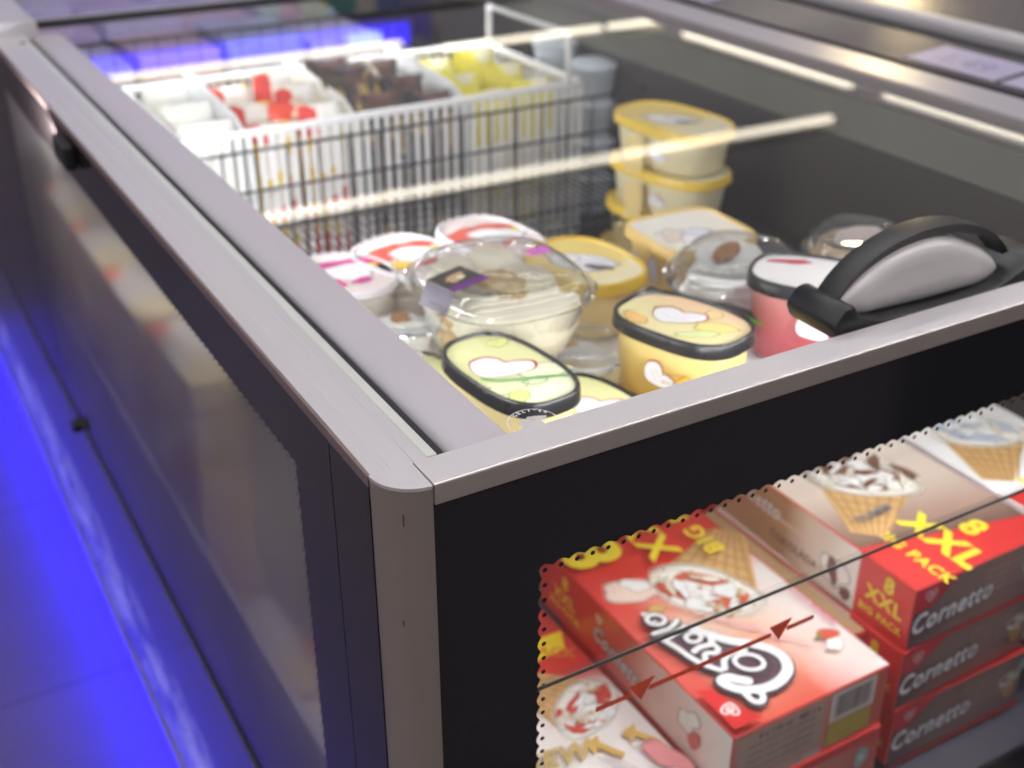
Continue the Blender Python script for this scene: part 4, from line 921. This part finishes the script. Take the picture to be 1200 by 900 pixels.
pan = glass_mat("frosted_divider", (.9, .9, .9), .8, haze=.8, hazecol=(.85, .87, .86))
for xd in (.234, .398, .575): 
    prism("divider_panel", [(by0 + .004, bz(bb) + .002), (by1 - .004, bz(bb) + .002), (by1 - .004, bz(bt) + .022), (by1 - .03, bz(bt) + .026), (by0 + .06, bz(bt) + .012), (by0 + .004, bz(bt) - .01)], 'x', xd - .001, xd + .001, mat("white_divider", (.80, .82, .82), .4), BK)
tube_path("basket_handle", [(.746, by0, bz(bt)), (.744, by0 + .002, bz(-.020)), (.742, by1 - .06, bz(-.020)), (.742, by1 - .06, bz(bt))], .0048, whitewire, BK, 8)
def bag(label, x, y, z, w_, h_, t_, rz, tilt, mats, seed, name="ice_cream_bag", cat="bag"):
    t = thing(name, label, cat, (x, y, z), rz)
    V, F = [], []; nx_, nz_ = 14, 18; rnd = random.Random(seed)
    for side in (1, -1):
        for j in range(nz_ + 1):
            for i in range(nx_ + 1):
                u, v = i / nx_ * 2 - 1, j / nz_ * 2 - 1
                th = t_ / 2 * max(0, (1 - abs(u) ** 2.6)) ** .5 * max(0, (1 - abs(v) ** 3)) ** .5
                th *= 1 + .22 * noise.noise(Vector((u * 3 + seed, v * 3, side)))
                V.append((u * w_ / 2 * (1 + .03 * math.sin(v * 9 + seed)), side * th + tilt * (v + 1) * .5 * .05, (v + 1) / 2 * h_))
    s = (nx_ + 1) * (nz_ + 1)
    for k in (0, 1):
        for j in range(nz_):
            for i in range(nx_):
                a = k * s + j * (nx_ + 1) + i; q = (a, a + 1, a + nx_ + 2, a + nx_ + 1); F.append(q if k else tuple(reversed(q)))
    mesh("wrapper", V, F, mats, t, True); return t
def wrapper(name, cols, sc_=26, seed=0):
    if name in MATS: return MATS[name]
    m, nt, b = nodes_of(name); N, L = nt.nodes, nt.links
    tc = N.new("ShaderNodeTexCoord"); mp = N.new("ShaderNodeMapping"); mp.inputs["Location"].default_value = (seed, seed * .7, 0)
    vo = N.new("ShaderNodeTexVoronoi"); vo.inputs["Scale"].default_value = sc_; L.new(tc.outputs["Object"], mp.inputs[0]); L.new(mp.outputs[0], vo.inputs["Vector"])
    cr = N.new("ShaderNodeValToRGB"); cr.color_ramp.interpolation = 'CONSTANT'; e = cr.color_ramp.elements
    while len(e) < len(cols): e.new(.5)
    for i, c in enumerate(cols): e[i].position = i / len(cols); e[i].color = (*c, 1)
    sp = N.new("ShaderNodeSeparateXYZ"); L.new(vo.outputs["Color"], sp.inputs[0]); L.new(sp.outputs[0], cr.inputs[0]); L.new(cr.outputs[0], b.inputs["Base Color"])
    b.inputs["Roughness"].default_value = .25; MATS[name] = m; return m
w_white = wrapper("white_wrapper", [(.80, .80, .76), (.82, .80, .72), (.78, .80, .8), (.70, .74, .66)], 18, 1)
w_red = wrapper("red_wrapper", [(.62, .05, .04), (.8, .78, .74), (.66, .08, .05), (.80, .55, .1), (.8, .76, .7)], 28, 2)
w_choc = wrapper("chocolate_wrapper", [(.03, .022, .018), (.05, .035, .02), (.02, .02, .03), (.42, .28, .06), (.1, .04, .03)], 34, 3)
w_yel = wrapper("yellow_wrapper", [(.80, .72, .12), (.82, .78, .5), (.74, .66, .06), (.8, .78, .7)], 26, 4)
w_col = wrapper("mixed_wrapper", [(.62, .05, .04), (.75, .55, .06), (.04, .04, .12), (.78, .76, .7), (.3, .1, .06)], 40, 5)
rows = [(0.150, .228, w_white, "white", 3, -.112), (.245, .315, w_red, "red and white", 3, -.125), (.322, .388, w_red, "scarlet", 3, -.108), (.408, .485, w_choc, "dark brown", 3, -.105), (.492, .566, w_choc, "brown and gold", 3, -.115), (.585, .665, w_yel, "yellow", 3, -.125), (.670, .745, w_yel, "pale yellow", 3, -.118)]
pos = ("front", "middle", "back")
for ri, (xa, xb, m_, nm, n_, zt) in enumerate(rows):
    for k in range(n_):
        y_ = by0 + .045 + k * .095
        bag("%s wrapped ice cream pack standing in the %s of the white basket" % (nm, pos[k]), (xa + xb) / 2, y_, bb + .003, (xb - xa), zt + .020 + k * .004 - bb, .082, 0, .1, m_, ri * 10 + k, group_ := None) if False else bag("%s wrapped ice cream pack standing in the %s of the white basket" % (nm, pos[k]), (xa + xb) / 2, y_, bb + .003, (xb - xa), zt + .020 + k * .004 - bb, .082, 0, .1, m_, ri * 10 + k)
# bright red pouch folded over the middle compartment
bag("red and cream pouch leaning up out of the basket's second compartment", .330, 1.10, -.175, .062, .088, .04, .3, .6, wrapper("pouch", [(.7, .06, .03), (.8, .6, .45), (.82, .78, .7)], 22, 9), 77)
bag("black and gold pack lying across the top of the basket's third compartment", .470, 1.14, -.150, .12, .085, .05, .5, 1.2, w_choc, 78)

# dark divider grids
def grid(label, y, x0, x1, zs, zlo, pitch, group=None, mm=None, r=.0018, verts=True):
    t = thing("wire_divider", label, "wire divider", (0, y, zlo), 0, group)
    for z in zs: tube_path("cross_wire", [(x0, 0, z - zlo), (x1, 0, z - zlo)], r * 1.25, mm or darkwire, t, 6)
    n_ = int((x1 - x0) / pitch)
    for i in range(n_ + 1): tube_path("upright_wire", [(x0 + i * pitch, 0, 0), (x0 + i * pitch, 0, max(zs) - zlo)], r, mm or darkwire, t, 5)
    return t
grid("dark wire divider standing just in front of the white basket", .99, .045, .815, (-.110, -.166, -.224, -.282), -.345, .045)
tube_path("bent_end", [(.815, 0, .236), (.885, 0, .238), (.900, 0, .22)], .003, darkwire, bpy.data.objects["wire_divider"])
grid("dark wire divider behind the white basket", 1.385, .045, .640, (-.036, -.09, -.15), -.345, .0335, r=.0012)

# stacked frosted cups right of the basket
cupm = mat("frosted_blue_white", (.60, .66, .72), .3, var=.06)
for k in range(4):
    t = thing("frosted_cup", "frosted pale blue cup, %s of the stack right of the basket" % ("topmost", "second", "third", "lowest")[k], "cup", (.838, 1.10, -.150 - .062 * k), 0, "frosted cups stacked right of the basket")
    loft("cup_body", [(.062, .062, 0, 'ell'), (.078, .078, .055, 'ell')], cupm, t, True, False); loft("cup_lid", [(.082, .082, .0552, 'ell'), (.083, .083, .060, 'ell'), (.070, .070, .064, 'ell'), (.03, .03, .0665, 'ell')], cupm, t, True, True)
for k in range(3):
    t = thing("frosted_cup", "frosted pale cup, %s of the stack behind the basket's right end" % ("topmost", "middle", "lowest")[k], "cup", (.835, 1.21, -.135 - .062 * k), 0, "frosted cups stacked right of the basket")
    loft("cup_body", [(.062, .062, 0, 'ell'), (.078, .078, .055, 'ell')], cupm, t, True, False); loft("cup_lid", [(.082, .082, .0552, 'ell'), (.083, .083, .060, 'ell'), (.070, .070, .064, 'ell'), (.03, .03, .0665, 'ell')], cupm, t, True, True)

# cartons lying low along the side window
sm = [wrapper("side_carton_a", [(.78, .74, .6), (.74, .62, .3), (.8, .78, .74), (.6, .3, .2)], 12, 3), wrapper("side_carton_b", [(.8, .78, .74), (.7, .2, .12), (.78, .7, .45), (.7, .7, .68)], 14, 6)]
k = 0
for y_ in (.19, .37, .55, .73, .91, 1.09):
    for z_ in (-.552, -.462, -.372, -.282) if y_ > .4 else (-.552,):
        carton("%s carton stacked low behind the side window, %s of row %s" % (("cream", "pale red")[k % 2], ("lowest", "second", "third", "fourth")[int(round((z_ + .552) / .09))], ("nearest the corner", "second from the corner", "third from the corner", "fourth from the corner", "fifth from the corner", "farthest from the corner")[int(round((y_ - .19) / .18))]),
               .012 + .004 * (k % 3), y_, z_, [sm[k % 2]] * 4, sz=(.09, .165, .086), group="cartons stacked behind the side window", name="small_carton"); k += 1
RB = thing("ribbed_tray", "pale ribbed tray lying inside along the side window", "tray", (-.012, .165, -.548))
bm = bmesh.new()
for i in range(70): add_box(bm, (0, i * .0155, 0), (.004, i * .0155 + .008, .17), .001, 1)
o = bmobj("tray_ribs", bm, mat("grey_ribs", (.42, .42, .46), .4), RB); o["kind"] = "stuff"
box("tray_wall", (.005, 0, 0), (.008, 1.09, .17), mat("grey_tray", (.22, .21, .25), .5), RB, 0)
box("tray_lip", (-.003, 0, .170), (.010, 1.09, .178), mat("grey_ribs", (.42, .42, .46), .4), RB, .001)

# goods under the rear lid
cols = [(.45, .42, .55), (.5, .36, .38), (.35, .38, .5), (.55, .52, .6), (.4, .3, .42)]
k = 0
for yy in (1.50, 1.72, 1.94, 2.16, 2.38):
    for xx in (.06, .21, .36, .51):
        mm = mat("rear_goods_%d" % (k % 5), cols[k % 5], .4, var=.4, scale=40)
        carton("%s carton under the rear lid, %s of the %s row" % (("lilac", "dusty rose", "slate blue", "pale lilac", "plum")[k % 5], ("first from the left", "second from the left", "third from the left", "fourth from the left")[int(round((xx - .06) / .15))], ("nearest", "second", "third", "fourth", "farthest")[int(round((yy - 1.5) / .22))]), xx, yy, -.20 + .01 * (k % 3), [mm] * 4, sz=(.135, .19, .10), group="cartons under the rear lid", name="small_carton"); k += 1
box_shelf = thing("rear_shelf", "grey shelf carrying cartons under the rear lid", "shelf", (0, 1.47, -.21))
box("shelf_board", (.03, 0, 0), (.84, 1.3, .008), mat("grey_board", (.3, .3, .33), .5), box_shelf, .001)

# ================================================================== NEIGHBOURING FREEZER (right edge)
NF = thing("neighbouring_freezer", "dark adjoining freezer with a silver edge rail beyond the price rail", "freezer", (1.1, 0, FZ))
def nb(name, lo, hi, m, bev=.001): return box(name, (lo[0] - 1.1, lo[1], lo[2] - FZ), (hi[0] - 1.1, hi[1], hi[2] - FZ), m, NF, bev)
nb("dark_recess", (1.094, -.6, -.12), (1.205, END, -.012), rubber)
nb("silver_rail", (1.206, -.6, -.05), (1.240, END, .006), alu, .008)
nb("black_lip", (1.241, -.6, -.06), (1.262, END, .0), rubber)
nb("dark_lid", (1.263, -.6, -.05), (2.1, END, -.004), mat("plum_grey_lid", (.09, .075, .085), .25, .2))
nb("body", (1.094, -.6, -.98), (2.1, END, -.13), darkliner)

# ================================================================== BACK SHOP DISPLAY (mirrored in the lids)
DU = thing("display_unit", "tall shop display behind the freezers with a glowing blue strip", "display unit", (0, 9.2, FZ))
sz_ = lambda z: -.376 + (z + .376) * 1.937
sxx = lambda x: -.2486 + (x + .2486) * 1.937
dz = lambda z: sz_(z) - FZ
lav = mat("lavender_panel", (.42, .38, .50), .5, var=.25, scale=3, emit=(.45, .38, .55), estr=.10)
box("unit_back", (-4.803, .30, 0), (4.533, .34, dz(.86)), lav, DU, .002)
for z in (-.6, -.25, .05, .30, .52): box("unit_shelf", (-4.803, -.02, dz(z)), (4.533, .30, dz(z) + .02), mat("pale_shelf", (.55, .52, .58), .4), DU, .002)
bluep = mat("blue_light_panel", (.05, .03, .6), .3, emit=(.05, .03, 1.0), estr=3.4)
box("blue_light_strip", (-4.803, -.03, dz(.755)), (4.301, -.01, dz(.850)), bluep, DU, .002)
box("light_sign", (3.720, -.04, dz(.775)), (4.029, -.031, dz(.825)), mat("pale_blue_sign", (.5, .7, .9), .3, emit=(.5, .7, 1), estr=1.6), DU, .002)
box("unit_side", (4.533, -.03, 0), (4.611, .34, dz(.86)), mat("pale_shelf", (.55, .52, .58), .4), DU, .002)
rnd = random.Random(4); gi = 0
for z in (.32, .54):
    x = sxx(1.42)
    while x < sxx(2.05):
        wdt = rnd.uniform(.14, .26); c = ((.12, .5, .25), (.55, .06, .06), (.6, .6, .1), (.1, .35, .3), (.7, .65, .6), (.12, .2, .5))[gi % 6]
        nmc = ("green", "red", "yellow", "teal", "cream", "blue")[gi % 6]
        hq = rnd.uniform(.24, .33)
        t = thing("shop_packet", "%s packet on %s display shelf, %s of its colour" % (nmc, "upper" if z > .4 else "lower", ("first", "second", "third")[min(2, gi // 6)]), "packet", (x, 9.2, sz_(z) + .021), 0, "packets on the display unit")
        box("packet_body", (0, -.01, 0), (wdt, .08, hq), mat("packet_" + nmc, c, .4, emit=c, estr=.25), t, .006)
        x += wdt + .012; gi += 1
# ceiling tube lamps: those mirrored in the lid, then near ones added as fill
tm = mat("lit_tube", (1, 1, 1), .3, emit=(1.0, .90, .72), estr=TUBE_POWER)
tm_near = mat("fill_tube_near", (1, 1, 1), .3, emit=(1.0, .965, .97), estr=NEAR_POWER)
hm = mat("lamp_housing", (.6, .6, .6), .4)
lamp_list = [(.2, 8.80, 4.05, 8.80), (4.27, 8.45, 5.84, 8.45), (5.92, 8.45, 6.45, 8.45), (.2, 5.42, 5.61, 5.30), (6.35, 5.88, 6.35, 7.90), (6.39, 1.5, 6.39, 5.56),
             (-4, -1.25, 4.5, -1.25), (-2.6, 4.0, -2.6, 13), (3.2, -2.0, 3.2, .6), (-3.5, .1, 4.5, .1), (-3.5, 1.3, 4.5, 1.3), (-5, -5.0, 6, -5.0), (-5.2, -3, -5.2, 12)]  # this row: unseen lamps added to brighten the rails and interior
wl = ["far left", "far middle", "short far right", "nearest, running across", "far one running away on the right", "near one running away on the right", "added fill behind the camera", "added fill over the aisle", "added fill over the right side", "added fill over the front rail", "added fill over mid freezer", "added fill far behind camera", "added fill far over left aisle"]
for (x0, y0, x1, y1), nm in zip(lamp_list, wl):
    t = thing("ceiling_lamp", "long warm white tube lamp on the shop ceiling, %s" % nm, "lamp", (x0, y0, 1.9))
    d = Vector((x1 - x0, y1 - y0, 0)); ln = d.length; t.rotation_euler = (0, 0, math.atan2(d.y, d.x))
    box("tube", (0, -.034, -.03), (ln, .034, 0), tm if (y0 > 1.4 and x0 > -1) else tm_near, t, .01); box("housing", (-.02, -.09, .001), (ln + .02, .09, .06), hm, t, .004)
# small warm spotlight whose glint shows on the price rail
t = thing("ceiling_spot", "small warm ceiling spotlight glinting on the price rail", "lamp", (7.3, 6.55, 1.95))
bm = bmesh.new(); bmesh.ops.create_uvsphere(bm, u_segments=16, v_segments=8, radius=.22); bmobj("lit_bulb", bm, mat("warm_bulb", (1, 1, 1), .3, emit=(1, .78, .42), estr=60), t, True)
bm = bmesh.new(); bmesh.ops.create_cone(bm, cap_ends=False, segments=20, radius1=.3, radius2=.15, depth=.2, matrix=Matrix.Translation((0, 0, .2))); bmobj("lamp_hood", bm, hm, t, True)
